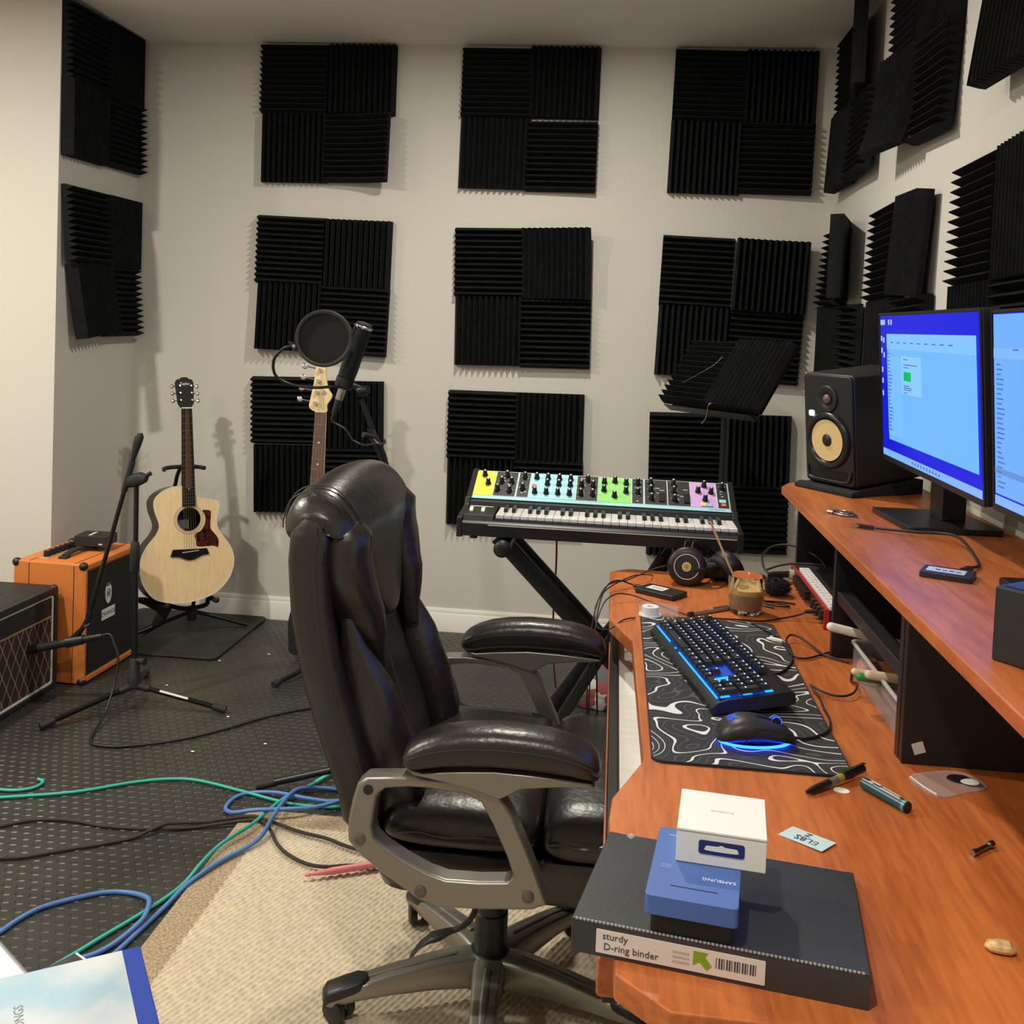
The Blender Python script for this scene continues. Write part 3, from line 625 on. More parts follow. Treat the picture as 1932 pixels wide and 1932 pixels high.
# ------------------------------------------------------------------ glass of iced coffee and stirring stick
g = thing('drinking_glass', 'faceted glass half full of iced coffee at the far end of the desk', 'glass', (2.556, -2.0, DZ))
GF = Matrix.Translation((2.556, -2.0, DZ))
GLASS = mat('clear_glass', (.96, .97, .96), .03, trans=1.0); GLASS.node_tree.nodes['Principled BSDF'].inputs['IOR'].default_value = 1.45
obj('tumbler', MB().lathe([(0, 0), (.034, 0), (.038, .003), (.0425, .030), (.0445, .090), (.0442, .0915), (.0425, .090), (.0405, .030), (.0365, .012), (0, .010)], 12, GF), GLASS, g, ang=50)
obj('coffee', MB().lathe([(0, .0105), (.0358, .0122), (.0398, .030), (.0409, .048), (0, .048)], 36, GF), mat('coffee', (.36, .235, .135), .35), g, ang=50)
obj('milk_layer', MB().lathe([(0, .0481), (.0409, .0481), (.0414, .060), (0, .0602)], 36, GF), mat('milky_coffee', (.72, .47, .20), .35), g, ang=50)
cut = MB()
for k in range(6):
    a = 2*math.pi*k/6+.3
    for s in (-1, 1):
        P = []
        for i in range(5):
            q = i/4; aa = a+s*(.5-q)*.8; r = .0425+.0018*q
            P.append((r*math.cos(aa), r*math.sin(aa), .016+.048*q))
        cut.tube(P, .0008, 5, M=GF, sub=2)
obj('cut_pattern', cut, GLASS, g, kind='stuff')
ice = MB()
for (x, y, a) in ((-.012, -.012, .3), (.014, .004, 1.0), (-.004, .016, .7)):
    ice.box(-.011, .011, -.010, .010, -.009, .009, GF @ Matrix.Translation((x, y, .062)) @ Matrix.Rotation(a, 4, 'Z') @ Matrix.Rotation(.5, 4, 'X'))
obj('ice_cube', ice, GLASS, g, bevel=.002)
o = MB().loft([((2.556, -1.995, .742), (.0026, 0, 0), (0, .0022, 0)), ((2.500, -1.998, .856), (.003, 0, 0), (0, .0026, 0)), ((2.462, -2.0, .936), (.0032, 0, 0), (0, .0028, 0))], 10, 3)
tag(rebase(obj('stirring_stick', o, wood('bamboo', (.50, .30, .10), (.75, .50, .22), .5, (60, 60, 4))), (2.556, -1.995, .742)), 'pale bamboo stick standing in the glass of iced coffee', 'stick')
# ------------------------------------------------------------------ drive, tape, pen, cables at the far end
t = thing('portable_drive', 'black portable drive with white label beside the headphones on the desk', 'hard drive', (2.36, -1.885, DZ), 'portable drives')
SF = frame((2.360, -1.882, DZ), (.11, -.075, 0), (.075, .11, 0))
obj('body', MB().prism(rrect(-.058, .056, -.036, .036, .005), 0, .013, SF), BLACK, t, bevel=.002)
obj('label', MB().prism(rrect(-.040, .010, -.012, .022, .001), .013, .0134, SF), mat('white_label', (.72, .75, .76), .5), t)
lt = MB()
for i in range(4): lt.box(-.028+.008*i, -.022+.008*i, .002, .007, .0134, .0136, SF)
obj('label_print', lt, bpy.data.materials['label_ink'], t, kind='stuff')
tube('cord', [(2.308, -1.846, DZ+.007), (2.285, -1.835, DZ+.010), (2.250, -1.852, DZ+.022), (2.222, -1.91, DZ+.020), (2.204, -2.00, DZ-.01), (2.199, -2.09, DZ-.06), (2.206, -2.16, .62), (2.215, -2.18, .45), (2.222, -2.18, .2)], .0020, CABLE, t)
obj('plug', MB().loft([((2.312, -1.849, DZ+.007), (.003, .005, 0), (0, 0, .0035)), ((2.292, -1.838, DZ+.008), (.003, .005, 0), (0, 0, .0035))], 12, 4), BLACK, t)
t = thing('tape_dispenser', 'roll of white tape in a clear plastic dispenser on the desk mat corner', 'tape', (2.325, -2.095, MZ))
TF = Matrix.Translation((2.325, -2.093, MZ))
obj('base_disc', MB().lathe([(0, 0), (.0265, 0), (.0268, .0015), (.026, .003), (0, .003)], 32, TF), WHITE, t)
obj('tape_roll', MB().lathe([(.008, .003), (.0195, .003), (.0195, .021), (.008, .021)], 32, TF, True), mat('tape_white', (.78, .79, .80), .5), t)
CLEAR = mat('clear_plastic', (.92, .92, .94), .08, alpha=.13, spec=.7)
cs = MB().ring(sm2([(-.027, -.012), (-.020, .022), (0, .028), (.03, .022), (.062, .010), (.062, -.010), (.03, -.016), (0, -.026), (-.018, -.022)], 4), sm2([(-.0255, -.012), (-.019, .020), (0, .0265), (.03, .0205), (.0605, .009), (.0605, -.009), (.03, -.0145), (0, -.0245), (-.017, -.0205)], 4), .0, .024, TF)
obj('clear_case', cs, CLEAR, t)
t = thing('stylus_pen', 'silver metal pen lying between the tape and the glass', 'pen', (2.46, -2.03, DZ))
p0, p1 = Vector((2.419, -2.068, DZ+.0055)), Vector((2.520, -1.985, DZ+.0055)); d = (p1-p0)
obj('barrel', MB().cyl(p0+d*.05, p1, .0052, n=16), mat('pen_silver', (.55, .50, .46), .3, .8), t)
obj('cap', MB().cyl(p0-d*.04, p0+d*.06, .0056, .0060, 16), BLACK, t)
obj('pocket_clip', MB().loft([(p0+d*.55+Vector((0, 0, .006)), (.0015, -.0015, 0), (0, 0, .0007)), (p0+d*.95+Vector((0, 0, .0065)), (.0015, -.0015, 0), (0, 0, .0007))], 8, 4), CHROME, t)
cable('thin_cord', 'thin black cord running from the silver pen over the desk edge', [(2.416, -2.072, DZ+.004), (2.379, -2.036, DZ+.004), (2.331, -1.992, DZ+.008), (2.282, -1.968, DZ+.016), (2.242, -1.990, DZ+.020), (2.212, -2.055, DZ+.005), (2.196, -2.14, DZ-.06), (2.192, -2.19, .50), (2.190, -2.20, .2)], .0016, group='thin cords over the desk edge')
cable('loop_cord', 'thin black cord loop hanging outside the left desk edge', [(2.29, -2.12, DZ+.003), (2.262, -2.15, DZ+.004), (2.232, -2.18, DZ-.01), (2.205, -2.14, DZ-.02), (2.196, -2.07, DZ+.0), (2.21, -1.98, DZ+.015), (2.24, -1.89, DZ+.02), (2.29, -1.80, DZ+.024), (2.33, -1.75, DZ+.018), (2.345, -1.70, DZ+.003)], .0016, group='thin cords over the desk edge')
# ------------------------------------------------------------------ audio interface under the shelf
ai = thing('audio_interface', 'red rack audio interface with its sockets facing out under the desk shelf', 'audio interface', (2.78, -1.85, DZ))
obj('chassis', MB().box(2.728, 2.86, -2.098, -1.615, DZ+.002, DZ+.042), BLACKM, ai, bevel=.0015)
obj('red_edge', MB().box(2.722, 2.729, -2.100, -1.613, DZ+.042, DZ+.047), RED, ai, bevel=.0008)
obj('red_end', MB().box(2.718, 2.73, -2.104, -2.099, DZ+.0, DZ+.047), RED, ai, bevel=.0008)
obj('rear_panel', MB().box(2.7255, 2.728, -2.097, -1.616, DZ+.003, DZ+.042), mat('rear_panel', (.05, .02, .016), .4), ai)
obj('white_cover', MB().prism(rrect(2.732, 2.758, -2.092, -1.700, .003), DZ+.042, DZ+.052), mat('white_cover', (.74, .73, .73), .5), ai, bevel=.001)
mk = MB()
for i in range(14):
    for k in range(2): mk.box(2.735+.011*k, 2.742+.011*k+random.uniform(-.002, .002), -2.08+.027*i, -2.072+.027*i+random.uniform(-.003, .004), DZ+.052, DZ+.0523)
obj('cover_print', mk, mat('grey_print', (.40, .40, .42), .6), ai, kind='stuff')
for i in range(6): obj('jack_socket', MB().box(2.712, 2.7255, -1.735-.030*i-.011, -1.735-.030*i+.011, DZ+.012, DZ+.036), BLACK, ai, bevel=.002)
for i in range(4):
    k = obj('line_jack', MB().cyl((2.7255, -1.972-.034*i, DZ+.023), (2.712, -1.972-.034*i, DZ+.023), .009, n=14), BLACK, ai)
    obj('jack_nut', MB().cyl((2.7255, -1.972-.034*i, DZ+.036), (2.716, -1.972-.034*i, DZ+.036), .0035, n=10), mat('brass', (.6, .5, .3), .3, 1), k)
obj('xlr_socket', MB().lathe([(.014, 0), (.014, .012), (.011, .012), (.011, .004)], 18, frame((2.7255, -1.66, DZ+.022), (0, 1, 0), (0, 0, 1)) @ Matrix.Rotation(math.pi, 4, 'Y')), mat('pale_socket', (.5, .46, .38), .4), ai)
cable('line_cable', 'black jack cable along the far edge of the desk mat into the red interface', [(2.437, -2.083, DZ+.004), (2.479, -2.094, MZ+.003), (2.533, -2.092, MZ+.003), (2.582, -2.080, DZ+.004), (2.635, -2.05, DZ+.006), (2.674, -2.04, DZ+.014), (2.690, -2.038, DZ+.022)], .0022)
o = MB().cyl((2.688, -2.038, DZ+.022), (2.712, -2.037, DZ+.024), .0042, .0055, 14); o.cyl((2.712, -2.037, DZ+.024), (2.722, -2.036, DZ+.024), .0045, n=12)
tag(rebase(obj('jack_plug', o, CABLE), (2.70, -2.038, DZ+.018)), 'black jack plug pushed into the near socket of the red interface', 'plug')
x = thing('xlr_cable', 'thick black microphone cable with a looped end plugged into the red interface', 'cable', (2.66, -1.68, DZ))
tube('cord', [(2.662, -1.672, DZ+.020), (2.648, -1.640, DZ+.034), (2.655, -1.575, DZ+.055), (2.690, -1.545, DZ+.075), (2.74, -1.562, DZ+.082), (2.79, -1.64, DZ+.070), (2.80, -1.72, DZ+.060)], .0032, CABLE, x)
tube('loose_end', [(2.80, -1.70, DZ+.062), (2.74, -1.68, DZ+.058), (2.69, -1.675, DZ+.050), (2.65, -1.68, DZ+.036)], .003, CABLE, x)
obj('connector', MB().loft([((2.654, -1.675, DZ+.020), (0, .006, 0), (0, 0, .006)), ((2.670, -1.668, DZ+.021), (0, .0085, 0), (0, 0, .0085)), ((2.712, -1.660, DZ+.022), (0, .0095, 0), (0, 0, .0095))], 16, 2), BLACK, x, ang=60)
# fluffy microphone cover
random.seed(11)
fz = MB().ball((2.655, -1.815, DZ+.024), (.036, .030, .023), 18, 10)
for i in range(420):
    u, v = random.uniform(0, 2*math.pi), random.uniform(.1, 2.9)
    n = Vector((math.sin(v)*math.cos(u), math.sin(v)*math.sin(u), -math.cos(v))); p = Vector((2.655+n.x*.036, -1.815+n.y*.030, DZ+.024+n.z*.023)); q = p+n*.007+Vector((random.uniform(-.004, .004), random.uniform(-.004, .004), -.001))
    if q.z < DZ+.001: continue
    s = n.orthogonal().normalized()*.0014
    fz.add([p-s, p+s, q], [(0, 1, 2)])
tag(rebase(obj('fluffy_windscreen', fz, mat('fur', (.004, .004, .004), 1.0)), (2.655, -1.815, DZ)), 'black fluffy microphone windscreen on the desk behind the glass', 'windscreen')
cable('coiled_lead', 'short coiled black lead on the desk beside the fluffy windscreen', [(2.63, -1.95, DZ+.003), (2.60, -1.925, DZ+.003), (2.612, -1.90, DZ+.004), (2.66, -1.91, DZ+.004), (2.668, -1.935, DZ+.004), (2.63, -1.94, DZ+.006), (2.61, -1.915, DZ+.008), (2.65, -1.90, DZ+.006), (2.69, -1.90, DZ+.003)], .0022)
cable('usb_cord', 'black cord crossing the far right corner of the desk mat', [(2.74, -2.262, DZ+.004), (2.699, -2.282, DZ+.004), (2.668, -2.312, DZ+.004), (2.634, -2.341, DZ+.004), (2.612, -2.335, DZ+.006), (2.606, -2.288, DZ+.010), (2.598, -2.215, MZ+.005), (2.578, -2.16, MZ+.003), (2.555, -2.11, MZ+.003)], .0022)
o = MB().loft([((2.574, -2.232, MZ+.005), (.002, -.003, 0), (0, 0, .002)), ((2.584, -2.238, MZ+.006), (.003, -.006, 0), (0, 0, .004)), ((2.600, -2.248, MZ+.006), (.003, -.006, 0), (0, 0, .004)), ((2.606, -2.252, MZ+.005), (.002, -.003, 0), (0, 0, .002))], 12, 3)
tag(rebase(obj('cable_clip', o, WHITE), (2.59, -2.243, MZ)), 'small white plastic cable clip on the right edge of the desk mat', 'clip')
# ------------------------------------------------------------------ clear bin with drumsticks
bn = thing('plastic_bin', 'clear plastic bin between the black dividers holding drumsticks', 'bin', (2.76, -2.56, DZ))
FROST = mat('frosted_plastic', (.55, .55, .57), .2, alpha=.20, spec=.6)
BF = Matrix.Translation((2.79, -2.56, DZ))
outl, innl = rrect(-.075, .075, -.17, .17, .012), rrect(-.073, .073, -.168, .168, .011)
obj('wall', MB().ring(outl, innl, .002, .062, BF), FROST, bn)
obj('floor_plate', MB().prism(outl, .0, .002, BF), FROST, bn)
obj('rim', MB().ring(rrect(-.079, .079, -.174, .174, .014), innl, .060, .065, BF), mat('bin_rim', (.6, .64, .66), .3, alpha=.7), bn, bevel=.001)
def stick(name, label, p0, p1, r, m, tip=True, cat='drumstick', group=None):
    p0, p1 = Vector(p0), Vector(p1); d = p1-p0; a = d.orthogonal().normalized(); b = d.normalized().cross(a)
    prof = [(0, .35), (.006, .75), (.015, .95), (.03, 1.0), (.7, 1.0), (.88, .6), (.93, .35), (.945, .55), (.97, .6), (1, .3)] if tip else [(0, .4), (.008, .8), (.02, 1), (.97, 1), (.99, .8), (1, .4)]
    o = obj(name, MB().loft([(p0+d*q, a*r*k, b*r*k) for q, k in prof], 14, 2), m, ang=50)
    return tag(rebase(o, p0), label, cat, group)
PALE = wood('maple', (.60, .46, .29), (.74, .60, .42), .45, (40, 40, 4))
stick('drumstick', 'white drumstick poking out of the clear bin at its far end', (2.661, -2.405, .813), (2.985, -2.375, .745), .0088, mat('stick_white', (.80, .77, .72), .45), group='drumsticks in the clear bin')
stick('drumstick', 'green drumstick between two wooden ones in the clear bin', (2.672, -2.608, .781), (3.0, -2.585, .740), .0072, mat('stick_green', (.03, .26, .05), .4), group='drumsticks in the clear bin')
stick('drumstick', 'plain wooden drumstick nearest the black divider in the clear bin', (2.684, -2.622, .791), (3.0, -2.60, .757), .0082, PALE, group='drumsticks in the clear bin')
stick('drumstick', 'wooden drumstick mostly hidden behind the green one in the clear bin', (2.668, -2.590, .784), (3.0, -2.565, .745), .0068, PALE, group='drumsticks in the clear bin')
o = MB().loft([((2.735, -2.45, DZ+.004), (.02, 0, 0), (0, .03, 0)), ((2.735, -2.45, DZ+.03), (.024, 0, 0), (0, .04, 0)), ((2.735, -2.45, DZ+.046), (.012, 0, 0), (0, .02, 0))], 10, 2)
tag(rebase(obj('wrapper', o, mat('pink_wrapper', (.6, .25, .2), .35, var=(60, .8))), (2.735, -2.45, DZ+.003)), 'crumpled pink and white wrapper inside the clear bin', 'wrapper')
# ------------------------------------------------------------------ small things on the near half of the desk
t = thing('ballpoint_pen', 'black ballpoint pen with clear barrel at the near edge of the desk mat', 'pen', (2.57, -2.93, DZ))
p0, p1 = Vector((2.524, -2.976, DZ+.006)), Vector((2.623, -2.888, MZ+.0075)); d = p1-p0
obj('grip', MB().cyl(p0+d*.07, p0+d*.36, .0052, .006, 16), BLACK, t)
obj('tip', MB().cyl(p0-d*.02, p0+d*.07, .0028, .0052, 16), BLACKMETAL, t)
obj('clear_barrel', MB().cyl(p0+d*.36, p0+d*.60, .0057, n=16), mat('smoky_barrel', (.16, .14, .12), .2), t)
obj('label_band', MB().cyl(p0+d*.50, p0+d*.585, .0059, n=16), mat('gold_band', (.40, .27, .05), .4), t)
obj('cap', MB().cyl(p0+d*.60, p0+d*.98, .0058, n=16), BLACK, t)
obj('pocket_clip', MB().loft([(p0+d*.64+Vector((0, 0, .0066)), (.002, -.002, 0), (0, 0, .0009)), (p0+d*1.0+Vector((0, 0, .0072)), (.002, -.002, 0), (0, 0, .0009))], 8, 4), BLACK, t)
o = MB().prism(sm2([(-.010, -.004), (.002, -.010), (.012, -.005), (.008, .006), (-.006, .008)], 4), 0, .0006, Matrix.Translation((2.576, -2.948, DZ)))
tag(rebase(obj('paper_scrap', o, PAPER), (2.576, -2.948, DZ)), 'round scrap of white paper under the black ballpoint pen', 'paper')
t = thing('marker_tube', 'short teal cylinder with white markings lying right of the ballpoint pen', 'marker', (2.63, -2.97, DZ))
p0, p1 = Vector((2.612, -2.936, DZ+.0085)), Vector((2.655, -3.006, DZ+.0085)); d = p1-p0; dn = d.normalized(); sd = Vector((0, 0, 1)).cross(dn)
TEAL = mat('teal_shell', (.007, .065, .09), .3)
obj('tube', MB().cyl(p0, p0+d*.92, .0085, n=20), TEAL, t, ang=50)
obj('end_ring', MB().cyl(p0+d*.92, p0+d*.985, .0088, n=20), mat('teal_light', (.06, .26, .33), .3), t)
obj('end_cap', MB().cyl(p0+d*.985, p1, .0078, n=20), BLACK, t)
mk = MB()
LF = frame(p0+Vector((0, 0, .0082)), d, sd)
for x0, x1, y0, y1 in ((.012, .030, .0005, .003), (.034, .066, .0008, .0022), (.012, .020, -.004, -.002), (.034, .070, -.0035, -.0025)): mk.box(x0, x1, y0, y1, -.0006, .0006, LF)
obj('white_marking', mk, mat('white_print', (.7, .78, .8), .5), t, kind='stuff')
t = thing('paper_note', 'pale blue paper slip with handwriting on the desk behind the binder', 'note', (2.50, -3.108, DZ))
NF = frame((2.498, -3.109, DZ+.0015), (-.050, .038, 0), (-.030, -.036, 0))
obj('slip', MB().prism([(-.033, -.017), (.030, -.019), (.033, .016), (-.030, .018)], -.0003, .0003, NF @ Matrix.Rotation(.03, 4, 'Y')), mat('blue_paper', (.50, .68, .72), .7), t)
NT = frame((2.498, -3.109, DZ+.0022), (-.050, .038, 0), (-.035, -.046, 0))
obj('handwriting', text_mb('EL8S', .017, NT @ Matrix.Translation((-.002, .004, 0)) @ Matrix.Scale(1, 4), .0003, text_mb('Z', .014, NT @ Matrix.Translation((.002, -.010, 0)), .0003)), mat('pencil', (.06, .07, .08), .7), t, kind='stuff')
t = thing('plastic_bag', 'clear zip bag holding guitar picks beside the black divider', 'bag', (2.745, -2.89, DZ))
BGF = Matrix.Translation((0, 0, DZ))
obj('film', MB().prism(sm2([(2.690, -2.885), (2.714, -2.945), (2.76, -2.925), (2.80, -2.898), (2.782, -2.852), (2.74, -2.855)], 3), .0, .002, BGF), mat('zip_film', (.8, .75, .74), .15, alpha=.28, spec=.8), t)
obj('zip_strip', MB().tube([(2.692, -2.886, .003), (2.702, -2.918, .003), (2.714, -2.943, .003)], .0016, 6, M=BGF), mat('zip_strip', (.8, .78, .76), .3, alpha=.7), t)
obj('black_pick', MB().prism(sm2([(-.018, 0), (-.006, .013), (.014, .010), (.016, -.010), (-.006, -.013)], 4), .0022, .0042, BGF @ Matrix.Translation((2.765, -2.880, 0))), BLACK, t)
obj('white_pick', MB().prism(sm2([(-.012, 0), (0, .009), (.013, .006), (.012, -.007), (-.002, -.009)], 4), .0044, .0062, BGF @ Matrix.Translation((2.775, -2.893, 0))), WHITE, t)
o = MB().cyl((2.712, -3.108, DZ+.004), (2.735, -3.088, DZ+.004), .0032, n=12); o.cyl((2.735, -3.088, DZ+.0045), (2.742, -3.082, DZ+.0045), .0048, .0048, 8); o.cyl((2.706, -3.113, DZ+.004), (2.712, -3.108, DZ+.004), .0042, n=12)
tag(rebase(obj('steel_bolt', o, GREYMETAL), (2.72, -3.1, DZ)), 'small steel bolt lying on the desk near the shelf shadow', 'bolt')
o = MB().loft([((-.0150, 0, .005), (0, .002, 0), (0, 0, .002)), ((-.010, 0, .0055), (0, .0085, 0), (0, 0, .005)), ((0, 0, .006), (0, .0105, 0), (0, 0, .006)), ((.010, 0, .006), (0, .0095, 0), (0, 0, .006)), ((.0155, -.001, .005), (0, .004, 0), (0, 0, .0025))], 12, 2.4, Matrix.Translation((2.664, -3.323, DZ)) @ Matrix.Rotation(-.1, 4, 'Z'))
tag(rebase(obj('nut_shell', o, mat('nut_shell', (.62, .42, .20), .6, var=(120, .35))), (2.664, -3.323, DZ)), 'tan nut shell on the bare desk at the right edge of the photo', 'nut shell')
# ------------------------------------------------------------------ binder with two boxes
bd = thing('ring_binder', 'black ring binder with a printed spine label on the near desk corner', 'binder', (2.35, -3.33, DZ))
f0, f1 = Vector((2.200, -3.400, DZ)), Vector((2.496, -3.448, DZ))
bx = (f1-f0).normalized(); by = Vector((-bx.y, bx.x, 0))
BW = (f1-f0).length; H1, H2, BD = .037, .013, .245
BM = frame(f0, bx, by)
VINYL = mat('binder_vinyl', (.026, .030, .034), .42, bump=(300, .12), var=(8, .2), spec=.7)
obj('spine', MB().box(0, BW, 0, .003, .001, H1, BM), VINYL, bd, bevel=.0012)
ang = math.atan2(H1-H2, BD)
obj('front_cover', MB().box(0, BW, 0, BD, -.003, 0, BM @ Matrix.Translation((0, 0, H1)) @ Matrix.Rotation(-ang, 4, 'X')), VINYL, bd, bevel=.0015)
obj('back_cover', MB().box(0, BW, 0, BD, 0, .003, BM), VINYL, bd, bevel=.001)
obj('pages', MB().prism([(.03, .0035), (.03, H1-.008), (BD+.006, H2-.004), (BD+.006, .0035)], .012, BW-.006, BM @ Matrix(((0, 0, 1, 0), (1, 0, 0, 0), (0, 1, 0, 0), (0, 0, 0, 1)))), PAPER, bd)
wl = MB()
for i in range(70): wl.box(.004+i*(BW-.008)/70, .004+(i+.62)*(BW-.008)/70, -.0006, .0012, H1-.0012, H1+.0006, BM)
obj('welt_stitch', wl, mat('clear_welt', (.35, .36, .38), .2), bd, kind='stuff')
SL = BM @ frame((.115, -.0006, .0175), (1, 0, 0), (0, 0, 1))
obj('spine_label', MB().prism(rrect(-.088, .085, -.0125, .0125, .001), -.0004, .0004, SL), mat('spine_paper', (.74, .68, .66), .55), bd)
DK = mat('print_dark', (.05, .045, .05), .6)
tb = text_mb('sturdy', .0105, SL @ Matrix.Translation((-.068, .0062, .0006)), .0003); tb = text_mb('D-ring binder', .0105, SL @ Matrix.Translation((-.051, -.0050, .0006)), .0003, tb)
for i in range(16): tb.box(.036+i*.0026, .036+i*.0026+(.0016 if i % 3 else .0008), -.0045, .0065, .0004, .0007, SL)
obj('label_print', tb, DK, bd, kind='stuff')
fp = MB()
for r in range(3):
    for c in range(8): fp.box(.002+c*.0022-.01, .0036+c*.0022-.01, -.007+r*.005, -.0042+r*.005, .0004, .0006, SL)
obj('fine_print', fp, mat('print_grey', (.45, .42, .40), .6), bd, kind='stuff')
AR = SL @ Matrix.Translation((.022, .0005, 0))
obj('green_arrow', MB().prism([(-.009, .009), (.006, .009), (.003, .0045), (.010, -.004), (.005, -.009), (-.0025, -.0015), (-.009, -.006)], .0004, .0008, AR), mat('arrow_green', (.22, .38, .02), .5), bd)
def cover_z(y): return H1 - y*math.tan(ang)
b1 = thing('phone_box', 'blue flat product box lying on the black ring binder', 'box', (2.327, -3.325, DZ+.03))
BXM = frame((2.274, -3.420, .7800), (.094, -.014, 0), (.0195, .153, 0))
BLUE = mat('blue_card', (.065, .135, .42), .45)
obj('carton', MB().prism(rrect(0, .095, 0, .150, .006), 0, .021, BXM), BLUE, b1, bevel=.0012)
obj('black_tray', MB().prism(rrect(.006, .089, .010, .144, .005), -.0235, .0, BXM), BLACKM, b1)
WP = mat('white_ink', (.75, .78, .85), .5)
obj('brand_print', text_mb('SAMSUNG', .0078, BXM @ Matrix.Translation((.073, .048, .0213)) @ Matrix.Rotation(math.pi, 4, 'Z'), .0003), WP, b1, kind='stuff')
obj('thumb_slit', MB().box(.024, .073, .0235, .0247, .0210, .0214, BXM), mat('slit', (.01, .015, .05), .6), b1)
sm = MB()
for i in range(3): sm.box(.010, .022, .0585+.003*i, .0598+.003*i, .0210, .0213, BXM)
sm.box(.012, .026, .130, .133, .021, .0213, BXM)
obj('small_print', sm, mat('pale_blue_ink', (.2, .3, .6), .5), b1, kind='stuff')
b2 = thing('charger_box', 'white hang tag box standing on the blue box', 'box', (2.357, -3.30, .8015))
WXM = frame((2.3095, -3.349, .8015), (.095, -.011, 0), (.010, .098, 0))
WM = mat('white_card', (.80, .785, .77), .5)
obj('carton', MB().box(0, .096, 0, .098, 0, .0375, WXM), WM, b2, bevel=.0008)
obj('lid_seam', MB().box(-.0002, .0962, -.0003, .0, .0345, .0351, WXM), mat('seam_grey', (.2, .2, .22), .6), b2)
FXM = WXM @ frame((0, -.0003, 0), (1, 0, 0), (0, 0, 1))
obj('hang_panel', MB().prism(rrect(.024, .073, .0125, .0275, .003), -.0002, .0005, FXM), mat('navy_print', (.01, .025, .14), .5), b2)
obj('hang_hole', MB().prism(sm2([(.031, .0195), (.033, .0220), (.044, .0223), (.0485, .0240), (.053, .0223), (.064, .0220), (.066, .0195), (.064, .0170), (.033, .0170)], 3), .0004, .0009, FXM), WM, b2)
obj('brand_print', text_mb('SAMSUNG', .0056, WXM @ Matrix.Translation((.048, .050, .0378)), .0002), mat('pale_grey_ink', (.55, .55, .56), .5), b2, kind='stuff')
o = MB().add([(2.226, -3.185, DZ+.003), (2.262, -3.200, DZ+.012), (2.285, -3.190, DZ+.004), (2.268, -3.165, DZ+.016), (2.245, -3.160, DZ+.002)], [(0, 1, 3), (1, 2, 3), (3, 4, 0)])
tag(rebase(obj('plastic_wrap', o, mat('film_wrap', (.85, .85, .86), .1, alpha=.35)), (2.25, -3.18, DZ)), 'scrap of clear plastic wrap beside the far left corner of the binder', 'plastic wrap')
# ------------------------------------------------------------------ books on a low stool at the lower left
ST = .45
st = thing('low_stool', 'small black stool carrying the song binder and papers at lower left', 'stool', (1.42, -3.28, 0))
obj('seat', MB().prism(circ(1.40, -3.30, .13, 28), ST-.075, ST-.035), BLACK, st, bevel=.006)
for a in (.5, 2.07, 3.64, 5.21): obj('leg', MB().cyl((1.40+.09*math.cos(a), -3.30+.09*math.sin(a), ST-.07), (1.40+.15*math.cos(a), -3.30+.15*math.sin(a), .02), .012), BLACKMETAL, st)
sb = thing('song_binder', 'blue binder with pale sky cover lettered SONGS at the lower left', 'binder', (1.48, -3.2, ST-.02))
kx = Vector((.153, .102, 0)).normalized(); ky = Vector((-kx.y, kx.x, 0))
SBM = frame(Vector((1.563, -3.062, ST-.0195)), kx, ky)
BLUEV = mat('blue_vinyl', (.035, .075, .42), .35)
obj('cover', MB().prism(rrect(-.30, 0, -.27, 0, .004), 0, .019, SBM), BLUEV, sb, bevel=.002)
def sky():
    m = mat('sky_print', (.62, .72, .82), .35); nt = m.node_tree; b = nt.nodes['Principled BSDF']
    tc = nt.nodes.new('ShaderNodeTexCoord'); n = nt.nodes.new('ShaderNodeTexNoise'); n.inputs['Scale'].default_value = 9; n.inputs['Detail'].default_value = 5
    r = nt.nodes.new('ShaderNodeValToRGB'); r.color_ramp.elements[0].color = (.40, .56, .68, 1); r.color_ramp.elements[1].color = (.62, .66, .69, 1); r.color_ramp.elements[0].position = .42; r.color_ramp.elements[1].position = .62
    nt.links.new(tc.outputs['Object'], n.inputs['Vector']); nt.links.new(n.outputs[0], r.inputs[0]); nt.links.new(r.outputs[0], b.inputs['Base Color']); return m
obj('cover_sheet', MB().box(-.298, -.026, -.268, -.003, .019, .0196, SBM), sky(), sb)
obj('cover_title', text_mb('E', .017, SBM @ Matrix.Translation((-.190, -.108, .0198)) @ Matrix.Rotation(math.pi/2, 4, 'Z'), .0003, text_mb('SONGS', .017, SBM @ Matrix.Translation((-.163, -.100, .0198)) @ Matrix.Rotation(math.pi/2, 4, 'Z'), .0003)), mat('title_grey', (.22, .24, .28), .5), sb, kind='stuff')
t = thing('paper_stack', 'stack of white sheets sticking out behind the song binder', 'papers', (1.45, -3.13, ST-.03))
for i in range(4): obj('sheet', MB().box(-.20, 0, -.25, 0, ST-.027+.0015*i, ST-.0258+.0015*i, frame((1.492+.001*i, -3.092-.002*i, 0), (.9, .43, 0), (-.43, .9, 0))), PAPER, t)
t = thing('spiral_notebook', 'notebook with grey spiral edge under the white sheets at lower left', 'notebook', (1.40, -3.16, ST-.036))
NBM = frame((1.437, -3.128, ST-.0345), (.80, -.60, 0), (.60, .80, 0))
obj('pages', MB().box(-.2, 0, -.2, 0, 0, .006, NBM), PAPER, t)
obj('spiral', MB().tube([(-.2+.01*i, .002, .003) for i in range(20)], .004, 8, M=NBM, sub=1), mat('spiral_grey', (.18, .18, .18), .4), t)
t = thing('magazine', 'dark magazine with white edge poking out right of the song binder', 'magazine', (1.6, -3.2, ST-.034))
MGM = frame((1.632, -3.150, ST-.034), (.50, .865, 0), (-.865, .5, 0))
obj('pages', MB().box(-.25, 0, 0, .2, 0, .004, MGM), PAPER, t)
